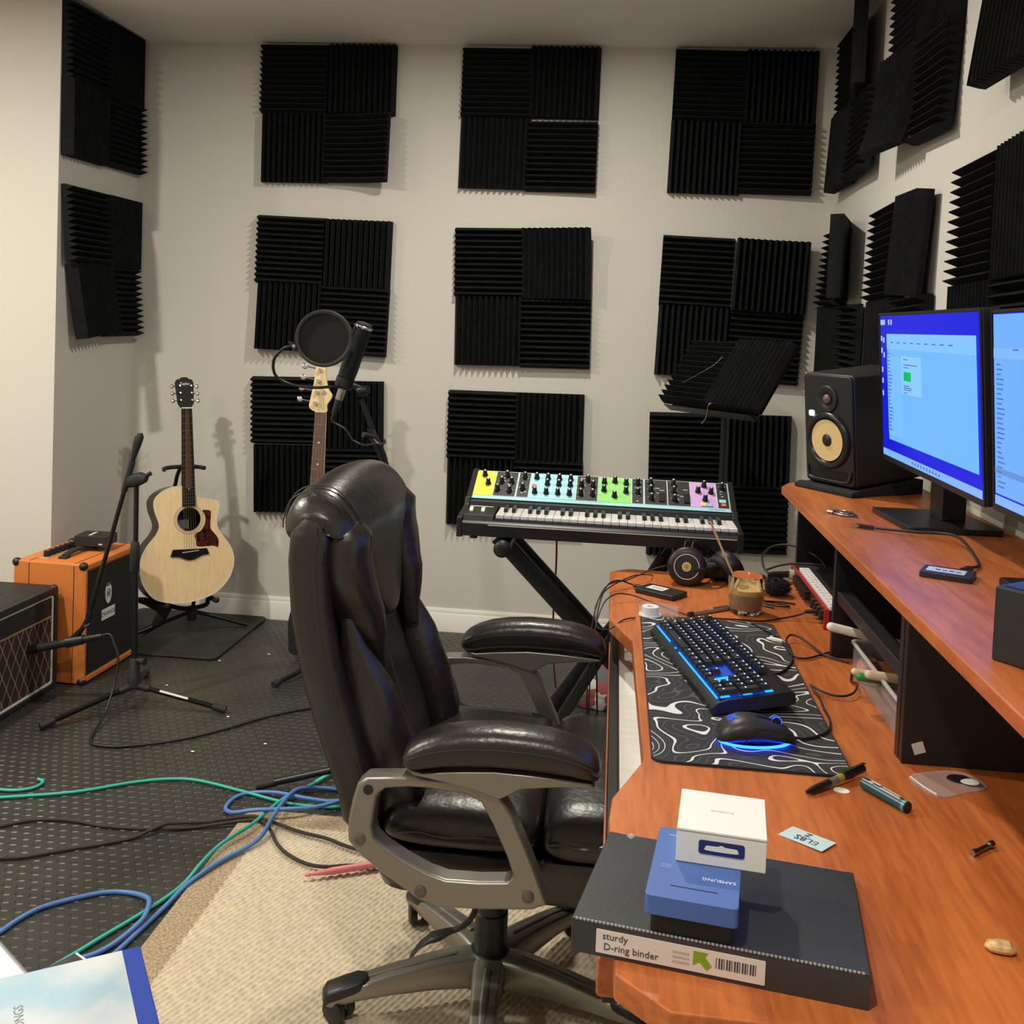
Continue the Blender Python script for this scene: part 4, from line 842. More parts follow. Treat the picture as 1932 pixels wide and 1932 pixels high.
obj('cover_photo', MB().box(-.25, -.004, .004, .2, .004, .0046, MGM), mat('dark_print', (.05, .045, .045), .3, var=(12, .8)), t)
obj('blue_panel', MB().box(-.14, -.085, .006, .05, .0046, .0050, MGM), mat('cyan_print', (.10, .35, .55), .3), t)
# ------------------------------------------------------------------ office chair (faces the desk, +x)
CY = -2.475; CX = 2.02
ch = thing('office_chair', 'dark brown leather office chair with grey arms in front of the desk', 'chair', (CX, CY, 0.02))
def interp(tab, z):
    for (z0, a), (z1, b) in zip(tab, tab[1:]):
        if z0 <= z <= z1: return a+(b-a)*(z-z0)/(z1-z0)
    return tab[0][1] if z < tab[0][0] else tab[-1][1]
REAR = [(.40, 1.797), (.45, 1.787), (.55, 1.765), (.65, 1.727), (.75, 1.694), (.85, 1.672), (.95, 1.662), (1.05, 1.667), (1.12, 1.69)]
def nrm(z):
    dx = interp(REAR, z+.02)-interp(REAR, z-.02); n = Vector((.04, 0, -dx)).normalized(); return n
def bsec(z, dy, off, hw, ht, z2=None):
    n = nrm(z); c = Vector((interp(REAR, z), CY+dy, z)) + n*off
    return (c, (0, hw, 0), n*ht)
def zs(a, b, n): return [a+(b-a)*i/(n-1) for i in range(n)]
LEATH2 = LEATHER
# rear shell
S = []
for z in zs(.41, 1.075, 12):
    k = min(1, (z-.39)/.12); hw = .19+.065*min(1, k) - max(0, z-1.0)*.35
    S.append(bsec(z, 0, .030, hw, .030))
obj('back_shell', MB().loft(S, 28, 5), LEATHER, ch, ang=60)
obj('lower_back_cover', MB().loft([bsec(z, 0, .012, .155+.03*min(1, (z-.40)/.08), .026) for z in zs(.405, .57, 5)], 24, 5), BLACK, ch, ang=60)
for s in (-1, 1):
    # outer bolster running the whole height
    S = []
    for z in zs(.455, 1.045, 14):
        t = (z-.455)/.59; e = min(1, t/.05+.35, (1-t)/.05+.35)
        S.append(bsec(z, s*(.246+.006*math.sin(math.pi*t)), .034, .026*e, .036*e))
    bo = obj('side_bolster', MB().loft(S, 18, 3.2), LEATHER, ch, ang=60)
    sm_ = MB()
    for dd in (.0, .009):
        sm_.tube([bsec(z, s*(.2715+.006*math.sin(math.pi*(z-.455)/.59)), .058-dd, 0, 0)[0] for z in zs(.48, 1.03, 14)], .0013, 5, sub=2)
    obj('stitching', sm_, STITCH, bo, kind='stuff')
    # upper wing: fat at the top, pointed at the lower front
    S = []
    for z in zs(.705, 1.035, 12):
        t = (z-.705)/.33; f = min(1, .12+1.5*t)*min(1, (1-t)/.06+.3)
        S.append(bsec(z, s*(.155+.045*min(1, t*1.6)), .085+.018*(1-t), .052*f, (.040+.012*(1-t))*min(1, .25+t*2.2)*min(1, (1-t)/.06+.4)))
    wg = obj('upper_wing', MB().loft(S, 20, 2.6), LEATHER, ch, ang=60)
    if s < 0: sm_ = MB().tube([tuple(bsec(z, s*(.150+.040*min(1, (z-.705)/.33*1.6)), .128+.012*(1-(z-.705)/.33), 0, 0)[0]) for z in zs(.76, 1.00, 9)], .0014, 5, sub=3)
    if s < 0: obj('stitching', sm_, STITCH, wg, kind='stuff')
    S = []
    for z in zs(.455, .835, 13):
        t = (z-.455)/.38; f = min(1, .5+3*t)*min(1, (1-t)*1.7+.08)
        S.append(bsec(z, s*(.195-.004*math.sin(math.pi*t)+.016*t), .094-.012*t, .050*f, .050*min(1, .5+3*t)*min(1, (1-t)*2+.15)))
    wg = obj('lower_wing', MB().loft(S, 20, 2.6), LEATHER, ch, ang=60)
    if s < 0: sm_ = MB().tube([tuple(bsec(z, s*.180, .138, 0, 0)[0]) for z in zs(.48, .74, 9)], .0014, 5, sub=3)
    if s < 0: obj('stitching', sm_, STITCH, wg, kind='stuff')
S = []
for z in zs(.43, .90, 12):
    t = (z-.43)/.47
    S.append(bsec(z, 0, .066, .150-.02*t, .030*min(1, .5+t*5)))
obj('centre_panel', MB().loft(S, 24, 3), LEATHER, ch, ang=60)
def headrest():
    global HROWS; HROWS = {}
    V = []; F = []; ys = [-.262, -.256, -.244, -.225, -.20, -.17, -.14, -.11, -.08, -.04, 0, .04, .08, .11, .14, .17, .20, .225, .244, .256, .262]; m = 0
    for y in ys:
        t = abs(y)/.262; dz = -.030*t*t
        zb = .785+.03*(t/.35)**2 if t < .35 else (.815+.20*((t-.35)/.33)**1.15 if t < .68 else 1.015)
        zb = min(zb, 1.012)+.024*max(0, (t-.75)/.25)
        fo = .116+.010*max(0, 1-t*1.4)
        rise = .028*max(0, (t-.75)/.25)
        P = [(-.020, .992+rise), (-.027, 1.012+rise), (-.028, 1.04), (-.018, 1.075), (.006, 1.098), (.040, 1.108), (.072, 1.101), (.097, 1.078), (.108, 1.045)]
        zt = 1.02
        for k in range(8):
            z = zt+(zb-zt)*k/7; P.append((fo-.004*k/7*(1 if t < .7 else 0)+.004*math.sin(math.pi*k/7), z))
        P += [(fo-.010, zb-.012), (fo-.030, zb-.010), (fo-.045, zb+.004), (.055, max(zb+.02, .99)), (.02, .990), (0, .988)]
        f = 1-max(0, (t-.80)/.20)**2.2*.55
        cx_, cz_ = .045, 1.04
        m = len(P)
        for o_, z in P:
            if t > .8: o_, z = cx_+(o_-cx_)*f, cz_+(z-cz_)*f
            zz = z + (dz if z > .99 else 0)
            oo = o_+(.0012 if o_ > .045 else -.0012); n = nrm(min(zz, 1.1)); HROWS.setdefault(y, []).append(Vector((interp(REAR, zz), CY+y, zz+.0008)) + n*oo); V.append(Vector((interp(REAR, zz), CY+y, zz)) + n*o_)
    for i in range(len(ys)-1):
        for k in range(m): F.append((i*m+k, i*m+(k+1) % m, (i+1)*m+(k+1) % m, (i+1)*m+k))
    F += [tuple(range(m-1, -1, -1)), tuple(range((len(ys)-1)*m, len(ys)*m))]
    return MB().add(V, F)
hd = obj('headrest', headrest(), LEATHER, ch, ang=70)
b_ = hd.modifiers.new('sub', 'SUBSURF'); b_.levels = 1; b_.render_levels = 1
sm_ = MB()
for yy in (-.225, -.20): sm_.tube(HROWS[yy][1:17], .0013, 5, sub=2)
obj('stitching', sm_, STITCH, hd, kind='stuff')
# seat
def seatsec(x0, x1, z0, z1, bulge, front):
    S = []
    for y, k in ((-.262, .25), (-.256, .62), (-.24, .85), (-.20, .97), (-.10, 1), (0, 1.02), (.10, 1), (.20, .97), (.24, .85), (.256, .62), (.262, .25)):
        S.append((((x0+x1)/2, CY+y, (z0+z1)/2+bulge*(1-abs(y)/.26)), ((x1-x0)/2*min(1, .8+.2*k), 0, 0), (0, 0, (z1-z0)/2*k)))
    return MB().loft(S, 24, 3)
obj('rear_seat_cushion', seatsec(1.84, 2.128, .447, .535, .008, False), LEATHER, ch, ang=60)
fc = obj('front_seat_cushion', seatsec(2.126, 2.325, .440, .540, .012, True), LEATHER, ch, ang=60)
pip = MB()
for x0, x1 in ((1.875, 2.115), (2.140, 2.31)): pip.tube([(x0+(x1-x0)*i/6, CY-.262+.002*(i % 2), .487+.003*math.sin(i*2)) for i in range(7)], .003, 6, sub=3)
obj('seat_piping', pip, LEATHER, ch, ang=60)
obj('seat_base', MB().loft([((2.06, CY, z), (hx, 0, 0), (0, hy, 0)) for z, hx, hy in ((.362, .22, .215), (.368, .232, .240), (.39, .238, .25), (.43, .240, .253), (.448, .236, .250))], 32, 8), LEATHER, ch, ang=60)
# arms
ao = [(1.832, 0.614), (1.905, 0.621), (1.941, 0.62), (2.022, 0.622), (2.052, 0.615), (2.084, 0.569), (2.119, 0.494), (2.148, 0.424), (2.120, 0.413), (2.036, 0.405), (1.961, 0.402), (1.924, 0.415), (1.868, 0.450), (1.827, 0.479), (1.805, 0.501), (1.804, 0.538), (1.810, 0.572), (1.818, 0.601)]
ai_ = [(1.868, 0.598), (1.905, 0.603), (1.939, 0.604), (2.002, 0.600), (2.029, 0.588), (2.050, 0.553), (2.075, 0.502), (2.088, 0.468), (2.079, 0.457), (2.030, 0.452), (1.975, 0.451), (1.944, 0.459), (1.904, 0.477), (1.868, 0.498), (1.852, 0.512), (1.847, 0.530), (1.850, 0.560), (1.854, 0.586)]
padtop = [(1.894, .655, .650), (1.898, .668, .640), (1.91, .680, .634), (1.93, .692, .636), (1.96, .703, .642), (2.0, .711, .646), (2.05, .715, .649), (2.10, .714, .649), (2.14, .711, .647), (2.175, .703, .645), (2.205, .690, .642), (2.22, .675, .642), (2.226, .660, .648)]
for s in (-1, 1):
    y0 = CY+s*.318
    F = Matrix(((1, 0, 0, 0), (0, 0, -1, y0), (0, 1, 0, 0), (0, 0, 0, 1)))
    ar = obj('armrest_frame', MB().ring(ao, ai_, -.021, .021, F), SILVER, ch, bevel=.009, ang=50, seg=3)
    for (bx_, bz_) in ((1.826, .508), (1.933, .428), (2.114, .437)):
        obj('bolt_cap', MB().lathe([(.0105, 0), (.0105, .003), (.008, .005), (0, .0052)], 18, frame((bx_, y0+s*.0195, bz_), (1, 0, 0), (0, 0, 1)) @ (Matrix.Identity(4) if s < 0 else Matrix.Rotation(math.pi, 4, 'Y'))), mat('cap_grey', (.14, .13, .11), .35, .5), ar, ang=50)
    obj('bolt_hole', MB().cyl((1.838, y0+s*.0222, .594), (1.838, y0+s*.018, .594), .0085, n=18), BLACK, ar)
    S = [((x, y0, (a+b)/2), (0, .044*min(1, .35+k/2), 0), (0, 0, (a-b)/2)) for k, (x, a, b) in enumerate(padtop[:7])] + [((x, y0, (a+b)/2), (0, .044*min(1, .35+(5-k)/2), 0), (0, 0, (a-b)/2)) for k, (x, a, b) in enumerate(padtop[7:])]
    pd = obj('armrest_pad', MB().loft(S, 24, 2.7), LEATHER, ch, ang=60)
    obj('stitching', MB().tube([(x, y0-.0435*min(1, .4+min(k, 12-k)/3), a-(a-b)*.40) for k, (x, a, b) in enumerate(padtop)][1:-1], .0014, 5, sub=3), STITCH, pd, kind='stuff')
    und = [(1.900, .640), (1.93, .634), (1.98, .640), (2.05, .646), (2.12, .645), (2.21, .640), (2.218, .634), (2.15, .628), (2.095, .620), (2.072, .606), (2.060, .600), (2.02, .612), (1.96, .622), (1.915, .628)]
    obj('pad_support', MB().prism(und, -.030, .030, F), SILVER, ar, bevel=.005)
# mechanism, column, base
obj('tilt_mechanism', MB().box(1.93, 2.12, CY-.075, CY+.075, .335, .364), BLACKMETAL, ch, bevel=.006)
lv = obj('tilt_lever', MB().tube([(2.010, CY-.07, .345), (2.008, CY-.13, .330), (2.003, CY-.150, .29), (1.985, CY-.150, .262), (1.955, CY-.150, .245)], .0055, 8), BLACK, ch, ang=60)
obj('lever_paddle', MB().loft([((1.962, CY-.150, .249), (.0, .007, 0), (.003, 0, .006)), ((1.945, CY-.150, .240), (0, .013, 0), (.004, 0, .009)), ((1.920, CY-.150, .231), (0, .017, 0), (.003, 0, .007)), ((1.903, CY-.150, .217), (0, .017, 0), (.006, 0, .006)), ((1.890, CY-.150, .198), (0, .012, 0), (.006, 0, .004))], 14, 3), BLACK, lv, ang=60)
obj('gas_column', MB().lathe([(.029, .345), (.0325, .34), (.0325, .27), (.0305, .268), (.0305, .21), (.0335, .207), (.0335, .125), (.038, .12), (.040, .095), (.028, .070)], 28, Matrix.Translation((CX, CY, .0))), BLACK, ch, ang=40)
obj('hub', MB().lathe([(.030, .058), (.050, .064), (.054, .085), (.050, .115), (.040, .128), (.034, .13)], 28, Matrix.Translation((CX, CY, 0))), BLACK, ch, ang=50)
RZ = .024
for k in range(5):
    a = math.radians(201+72*k); d = Vector((math.cos(a), math.sin(a), 0)); p = Vector((-d.y, d.x, 0)); o0 = Vector((CX, CY, 0))
    S = []
    for r, zt, zb, hw in ((.028, .128, .062, .031), (.06, .130, .066, .031), (.12, .124, .070, .028), (.20, .112, .070, .025), (.27, .098, .066, .023), (.318, .087, .060, .022), (.326, .082, .062, .018)):
        S.append((o0+d*r+Vector((0, 0, (zt+zb)/2)), p*hw, Vector((0, 0, (zt-zb)/2))))
    lgp = obj('base_leg', MB().loft(S, 16, 5), SILVER, ch, ang=50)
    S = []
    for r, zt, hw in ((.245, .1045, .015), (.262, .1045, .0235), (.29, .0985, .0245), (.322, .0905, .0235), (.331, .080, .017)):
        S.append((o0+d*r+Vector((0, 0, zt-.010)), p*hw, Vector((0, 0, .0125))))
    obj('end_cap', MB().loft(S, 16, 3.5), BLACK, lgp, ang=50)
    obj('rib', MB().loft([(o0+d*.07+Vector((0, 0, .1305)), p*.006, Vector((0, 0, .002))), (o0+d*.15+Vector((0, 0, .120)), p*.008, Vector((0, 0, .003))), (o0+d*.25+Vector((0, 0, .103)), p*.004, Vector((0, 0, .002)))], 10, 2), SILVER, lgp, ang=60)
    cc = o0+d*.300+Vector((0, 0, RZ+.025)); ta = a+.5*(k % 3-1)+1.2; q = Vector((math.cos(ta), math.sin(ta), 0))
    for s in (-1, 1):
        obj('wheel', MB().lathe([(.005, -.008), (.022, -.008), (.025, -.005), (.025, .006), (.021, .009), (.004, .009)], 20, frame(cc+q*s*.014, Vector((-q.y, q.x, 0)), (0, 0, 1)) @ (Matrix.Rotation(0, 4, 'Y') if s > 0 else Matrix.Rotation(math.pi, 4, 'Y'))), BLACK, ch, ang=50)
    obj('wheel_hood', MB().loft([(cc+Vector((0, 0, .004)), q*.0045, Vector((-q.y, q.x, 0))*.024), (cc+Vector((0, 0, .024)), q*.020, Vector((-q.y, q.x, 0))*.020), (cc+Vector((0, 0, .034)), q*.009, Vector((-q.y, q.x, 0))*.009)], 16, 2), BLACK, ch, ang=60)
ch.location.z += 0.0
# ------------------------------------------------------------------ synthesizer on its stand
sx0, sx1 = 1.790, 2.590
sy = thing('synthesizer', 'black synthesizer with colourful knob panel and piano keys on a folding stand', 'synthesizer', (2.19, -1.46, .785))
YZX = Matrix(((0, 0, 1, 0), (1, 0, 0, 0), (0, 1, 0, 0), (0, 0, 0, 1)))
PY0, PZ0, PY1, PZ1 = -1.462, .868, -1.325, .932
body = [(-1.638, .790), (-1.640, .826), (-1.632, .832), (-1.622, .834), (-1.500, .834), (-1.492, .866), (PY0, PZ0-.002), (PY1, PZ1-.002), (-1.305, .930), (-1.290, .800), (-1.30, .786), (-1.62, .786)]
obj('body', MB().prism(body, sx0+.014, sx1-.014, YZX), BLACK, sy, bevel=.002)
side = [(-1.642, .786), (-1.642, .842), (-1.50, .856), (-1.488, .876), (PY0, PZ0+.006), (PY1, PZ1+.006), (-1.300, .936), (-1.286, .800), (-1.296, .784), (-1.62, .782)]
for a, b in ((sx0, sx0+.016), (sx1-.016, sx1)): obj('end_cheek', MB().prism(side, a, b, YZX), BLACK, sy, bevel=.003)
obj('key_bed', MB().box(1.897, 2.579, -1.624, -1.49, .833, .8345), BLACKM, sy)
obj('trim_line', MB().box(1.88, sx1-.018, -1.6415, -1.639, .822, .8245), mat('trim_line', (.5, .5, .48), .4), sy)
obj('wheel_block', MB().prism([(-1.63, .832), (-1.62, .848), (-1.495, .856), (-1.495, .832)], sx0+.016, 1.893, YZX), BLACK, sy, bevel=.002)
for xw in (1.822, 1.856): obj('wheel', MB().cyl((xw-.005, -1.56, .836), (xw+.005, -1.56, .836), .024, n=24), mat('wheel_white', (.72, .72, .70), .4), sy)
obj('wheel_label', MB().box(1.812, 1.880, -1.525, -1.517, .8545, .8552), mat('wheel_label', (.68, .74, .42), .5), sy)
KW = .678/29
WKM = mat('key_ivory', (.80, .79, .76), .25); WKS = mat('key_side', (.055, .06, .085), .5)
wk = MB().box(0, KW-.0011, 0, .128, 0, .014); wme = None
for i in range(29):
    if wme is None:
        o = obj('white_key', MB().box(0, KW-.0012, 0, .128, .006, .016), WKM, sy, bevel=.001); base_m = o.data; base_m.transform(Matrix.Translation(sy.location)); base_m.update()
        f = obj('key_front', MB().box(0, KW-.0012, -.0005, .002, -.008, .006), WKS, None); fm = f.data; bpy.data.objects.remove(f)
        fm.update()
    else:
        o = bpy.data.objects.new('white_key', base_m); COL.objects.link(o); o.parent = sy
        b = o.modifiers.new('bevel', 'BEVEL'); b.width = .001; b.segments = 1
    o.location = Vector((1.899+i*KW, -1.622, .8345)) - sy.location
    f = bpy.data.objects.new('key_front', fm); COL.objects.link(f); f.parent = o
    wme = 1
bm_ = None
for i in range(28):
    if i % 7 in (2, 6): continue
    if bm_ is None:
        o = obj('black_key', MB().prism([(0, 0), (.007, .011), (.080, .011), (.080, 0)], -.0055, .0055, YZX), mat('key_black', (.008, .008, .008), .3), None, bevel=.001); o.parent = sy; bm_ = o.data
    else:
        o = bpy.data.objects.new('black_key', bm_); COL.objects.link(o); o.parent = sy
    o.location = Vector((1.899+(i+1)*KW-.0006, -1.576, .8505)) - sy.location
pf = frame((1.802, PY0, PZ0), (1, 0, 0), (0, PY1-PY0, PZ1-PZ0)); PH = math.hypot(PY1-PY0, PZ1-PZ0); PW = 2.574-1.802
obj('panel_plate', MB().box(0, PW, 0, PH, 0, .0015, pf), mat('panel_cyan', (.34, .66, .72), .5), sy)
cols = {'y': (.72, .66, .05), 'k': (.018, .017, .016), 'c': (.34, .66, .72), 'g': (.27, .66, .16), 'p': (.62, .36, .72)}
mods = [('y', 250, 365, [(.42, .80), (.68, .46)]), ('k', 365, 495, [(.5, .82), (.30, .56), (.75, .56), (.18, .24), (.72, .20)]), ('k', 500, 570, [(.5, .80), (.45, .34)]),
        ('c', 570, 835, [(.13, .80), (.38, .80), (.63, .80), (.88, .80), (.38, .56), (.63, .56), (.88, .56), (.13, .20), (.38, .20), (.63, .20), (.88, .20)]),
        ('k', 840, 965, [(.5, .82), (.22, .60), (.76, .60), (.22, .25), (.76, .25)]), ('g', 965, 1155, [(.18, .76), (.5, .82), (.84, .76), (.18, .44), (.5, .22), (.84, .42)]),
        ('k', 1158, 1225, [(.5, .80), (.5, .40)]), ('k', 1230, 1360, [(.28, .84), (.28, .55), (.30, .22)]), ('k', 1360, 1490, [(.28, .84), (.28, .55), (.30, .22)]),
        ('p', 1490, 1636, [(.55, .84), (.30, .60), (.80, .58), (.55, .28)]), ('k', 1638, 1704, [(.5, .80)])]
WIM = mat('panel_white', (.75, .75, .72), .5)
KNOB = MB().lathe([(.0085, 0), (.0085, .004), (.0068, .006), (.0060, .018), (.0050, .019), (0, .019)], 14)
knob_me = None
for c, a, b, kn in mods:
    x0, x1 = (a-248)/(1704-248)*(PW-.004)+.002, (b-248)/(1704-248)*(PW-.004)+.002
    md = obj('panel_module', MB().box(x0+.001, x1-.001, .016, PH-.003, .0015, .0024, pf), mat('module_'+c, cols[c], .5), sy)
    if c == 'k': obj('module_outline', MB().ring([(x0, .015), (x1, .015), (x1, PH-.002), (x0, PH-.002)], [(x0+.0011, .0161), (x1-.0011, .0161), (x1-.0011, PH-.0031), (x0+.0011, PH-.0031)], .0015, .0027, pf), WIM, md)
    pm = MB(); hh = PH-.019
    for u, v in kn:
        kx_, ky_ = x0+u*(x1-x0), .016+v*hh
        o = obj('knob', MB().lathe([(.0088, 0), (.0088, .004), (.0070, .006), (.0062, .019), (.0050, .020), (0, .020)], 14, pf @ Matrix.Translation((kx_, ky_, .0024))), BLACK, sy, ang=50)
        pm.box(kx_-.0022, kx_+.0022, ky_-.0012, ky_+.0035, .0222, .0228, pf)
        pm.box(kx_-.011, kx_-.0085, ky_+.008, ky_+.0095, .0024, .0028, pf); pm.box(kx_+.0085, kx_+.011, ky_+.008, ky_+.0095, .0024, .0028, pf)
    if c == 'k':
        for i in range(5):
            u, v = random.uniform(.12, .7), random.uniform(.08, .9); pm.box(x0+u*(x1-x0), x0+(u+.2)*(x1-x0), .016+v*hh, .016+v*hh+.0022, .0024, .0028, pf)
    obj('panel_print', pm, WIM, md, ang=0, kind='stuff')
def pbox(name, a, b, v0, v1, col, h=.004):
    x0, x1 = (a-248)/(1704-248)*(PW-.004), (b-248)/(1704-248)*(PW-.004); hh = PH-.019
    return obj(name, MB().box(x0, x1, .016+v0*hh, .016+v1*hh, .0024, .0024+h, pf), mat('pb_'+name+str(a), col, .4), sy, bevel=.0006)
pbox('red_button', 587, 612, .40, .52, (.72, .12, .08)); pbox('yellow_button', 1548, 1578, .03, .14, (.75, .68, .15)); pbox('blue_button', 1580, 1612, .03, .14, (.30, .55, .72))
pbox('blue_plate', 1652, 1690, .22, .34, (.34, .66, .72), .001); pbox('red_button', 1662, 1688, .06, .16, (.70, .16, .10))
for a in (1315, 1455): pbox('black_button', a, a+34, .12, .45, (.004, .004, .004))
obj('panel_name', text_mb('MATRIARCH', .0085, pf @ Matrix.Translation((PW-.040, .0075, .0017)), .0002), mat('name_ink', (.05, .09, .12), .5), sy, kind='stuff')
for xf in (1.835, 2.55): obj('rubber_foot', MB().cyl((xf, -1.60, .7835), (xf, -1.60, .777), .011, n=14), BLACK, sy)
# stand
ks = thing('keyboard_stand', 'black folding cross frame stand under the synthesizer', 'stand', (2.2, -1.46, .012))
def bar(p0, p1, w_, h_): 
    p0, p1 = Vector(p0), Vector(p1); d = (p1-p0).normalized(); b = Vector((0, 1, 0)); a = b.cross(d).normalized(); b = d.cross(a)
    return MB().loft([(p0, a*w_, b*h_), (p1, a*w_, b*h_)], 16, 8)
A0, A1, B0, B1 = (1.895, -1.50, .765), (2.62, -1.50, .04), (2.425, -1.46, .765), (1.93, -1.46, .04)
obj('leg', bar(A0, A1, .024, .013), BLACKMETAL, ks, ang=40); obj('leg', bar((A0[0]+.03, -1.42, A0[2]), (A1[0]+.02, -1.42, A1[2]), .012, .013), BLACKMETAL, ks, ang=40)
obj('leg', bar(B0, B1, .022, .013), BLACKMETAL, ks, ang=40); obj('leg', bar((B0[0]-.045, -1.54, B0[2]-.02), (B1[0]+.06, -1.54, B1[2]), .016, .013), BLACKMETAL, ks, ang=40)
for (p, zz) in ((1.93, .7630), (2.42, .7630)): obj('support_arm', MB().loft([((p, -1.64, zz), (.016, 0, 0), (0, 0, .014)), ((p, -1.29, zz), (.016, 0, 0), (0, 0, .014))], 16, 8), BLACKMETAL, ks, ang=40)
for p in (1.93, 2.62): obj('foot_bar', MB().loft([((p, -1.66, .026), (.016, 0, 0), (0, 0, .014)), ((p, -1.22, .026), (.016, 0, 0), (0, 0, .014))], 16, 8), BLACKMETAL, ks, ang=40)
obj('end_knob', MB().lathe([(.018, 0), (.024, .004), (.024, .020), (.018, .026), (.006, .026)], 22, frame((1.925, -1.648, .763), (1, 0, 0), (0, 0, 1))), BLACK, ks, ang=50)
obj('pivot_bolt', MB().cyl((2.207, -1.56, .448), (2.207, -1.40, .448), .014, n=18), BLACKMETAL, ks)
cable('red_cable', 'thin red cable hanging behind the synthesizer stand to the floor', [(2.056, -1.30, .785), (2.055, -1.20, .62), (2.045, -1.05, .40), (2.05, -.85, .12), (2.062, -.70, .017), (2.09, -.85, .016), (2.12, -1.00, .016), (2.14, -1.15, .016)], .0032, mat('cable_red', (.22, .02, .025), .5))
cable('power_lead', 'thin black lead drooping under the synthesizer body', [(2.06, -1.32, .783), (2.085, -1.33, .765), (2.13, -1.33, .768), (2.20, -1.33, .775), (2.28, -1.33, .783)], .0026)
# ------------------------------------------------------------------ acoustic guitar
SPRUCE = wood('spruce', (.78, .55, .29), (.86, .66, .40), .3, (60, 60, 2.5), coat=.3)
ROSE = wood('rosewood', (.012, .007, .005), (.035, .018, .012), .35, (30, 30, 3), coat=.3)
EBONY = mat('ebony', (.008, .007, .006), .45, spec=.15)
gn = Vector((.66, -.7513, 0)).normalized(); GX = Vector((-gn.y, gn.x, 0))
bk = math.radians(9); gY = Vector((0, 0, 1))*math.cos(bk) - gn*math.sin(bk)
rl = math.radians(2.0); gY = (gY*math.cos(rl) - GX*math.sin(rl)).normalized()
G0 = Vector((.481, -.400, .175))
GF = frame(G0, GX, gY)
GSU, GSV, GA = .000619, .000627, .057
def g2(px, py):
    dx, dy = px-467, 1565-py
    return ((dx*math.cos(GA)+dy*math.sin(GA))*GSU, (-dx*math.sin(GA)+dy*math.cos(GA))*GSV)
gpx = [(430, 1565), (550, 1545), (650, 1500), (730, 1415), (762, 1310), (745, 1220), (695, 1145), (645, 1080), (628, 1020), (640, 955), (645, 905), (622, 880), (560, 872), (505, 865), (472, 835), (455, 786), (380, 784), (300, 795), (225, 838), (192, 890), (202, 960), (235, 1050), (212, 1115), (160, 1180), (122, 1262), (118, 1360), (150, 1450), (220, 1530), (320, 1560)]
gout = [g2(*q) for q in gpx]
gout = sm2(gout, 3)
ag = thing('acoustic_guitar', 'blonde spruce acoustic guitar with dark pickguard on a black stand in the corner', 'guitar', tuple(G0))
GD = .100
sc = lambda k: [(x*k, .31+(y-.31)*k) for x, y in gout]
obj('sides', MB().ring(gout, sc(.97), -GD, -.003, GF), ROSE, ag, ang=50)
obj('back', MB().prism(gout, -GD-.003, -GD, GF), ROSE, ag)
hole = (.0, .349); HR = .0495
# soundboard with a real hole: ring between hole and outline resampled by angle
import bisect
def resample(P, c, n):
    A = sorted(((math.atan2(y-c[1], x-c[0]), x, y) for x, y in P)); out = []
    for i in range(n):
        t = -math.pi+2*math.pi*i/n; k = bisect.bisect(A, (t, -9, -9)) % len(A); a1, x1, y1 = A[k]; a0, x0, y0 = A[k-1]
        if a0 > a1: a0 -= 2*math.pi
        if t > a1+1e-9 and k == 0: t2 = t-2*math.pi
        else: t2 = t
        q = (t2-a0)/(a1-a0+1e-9); q = min(1, max(0, q)); out.append((x0+(x1-x0)*q, y0+(y1-y0)*q))
    return out
NG = 96
ro = resample(gout, hole, NG); ri = [(hole[0]+HR*math.cos(-math.pi+2*math.pi*i/NG), hole[1]+HR*math.sin(-math.pi+2*math.pi*i/NG)) for i in range(NG)]
sbd = obj('soundboard', MB().ring(ro, ri, -.003, .0, GF), SPRUCE, ag)
bo_ = resample(gout, (0, .31), NG); bi_ = [(x*.982, .31+(y-.31)*.985) for x, y in bo_]
obj('binding', MB().ring(bo_, bi_, -.003, .0006, GF), mat('cream_binding', (.75, .70, .60), .35), ag)
for r0, r1 in ((.0505, .0525), (.0585, .0595), (.0615, .0635)):
    obj('rosette', MB().ring(circ(*hole, r1, 40), circ(*hole, r0, 40), .0, .0004, GF), mat('rosette_line', (.32, .22, .12), .4), sbd)
obj('rosette_band', MB().ring(circ(*hole, .0585, 40), circ(*hole, .0525, 40), .0, .0003, GF), mat('rosette_band', (.66, .54, .40), .4), sbd)
obj('inner_label', MB().prism([(-.04, .305), (.03, .305), (.03, .345), (-.04, .345)], -GD+.001, -GD+.002, GF), mat('label_cream', (.6, .56, .48), .6), ag)
pg = sm2([g2(*q) for q in ((525, 950), (552, 948), (578, 952), (585, 975), (583, 1060), (600, 1092), (640, 1140), (643, 1199), (608, 1190), (500, 1192), (487, 1150), (478, 1112), (520, 1085), (545, 1040), (546, 990))], 3)
TORT = mat('tortoise', (.06, .012, .009), .2, var=(60, .9), coat=.4)
obj('pickguard', MB().prism(pg, .0, .0014, GF), TORT, ag)
bg = [g2(*q) for q in ((330, 1210), (316, 1256), (370, 1257), (400, 1268), (425, 1278), (447, 1281), (475, 1278), (505, 1264), (535, 1249), (580, 1244), (562, 1205), (500, 1208))]; BRV = g2(450, 1225)[1]
br = obj('bridge', MB().prism(bg, 0, .008, GF), EBONY, ag, bevel=.002)
obj('saddle', MB().box(-.034, .036, -.0012, .0012, .008, .0105, GF @ Matrix.Translation((0, BRV, 0)) @ Matrix.Rotation(.05, 4, 'Z')), mat('bone', (.75, .72, .64), .4), br)
for i in range(6): obj('bridge_pin', MB().ball((-.026+.0104*i, BRV-.014, .0085), .0024, 10, 6, GF), EBONY, br)
NV = .822; FE = .404
nk = [(-.028, FE), (.028, FE), (.0215, NV), (-.0215, NV)]
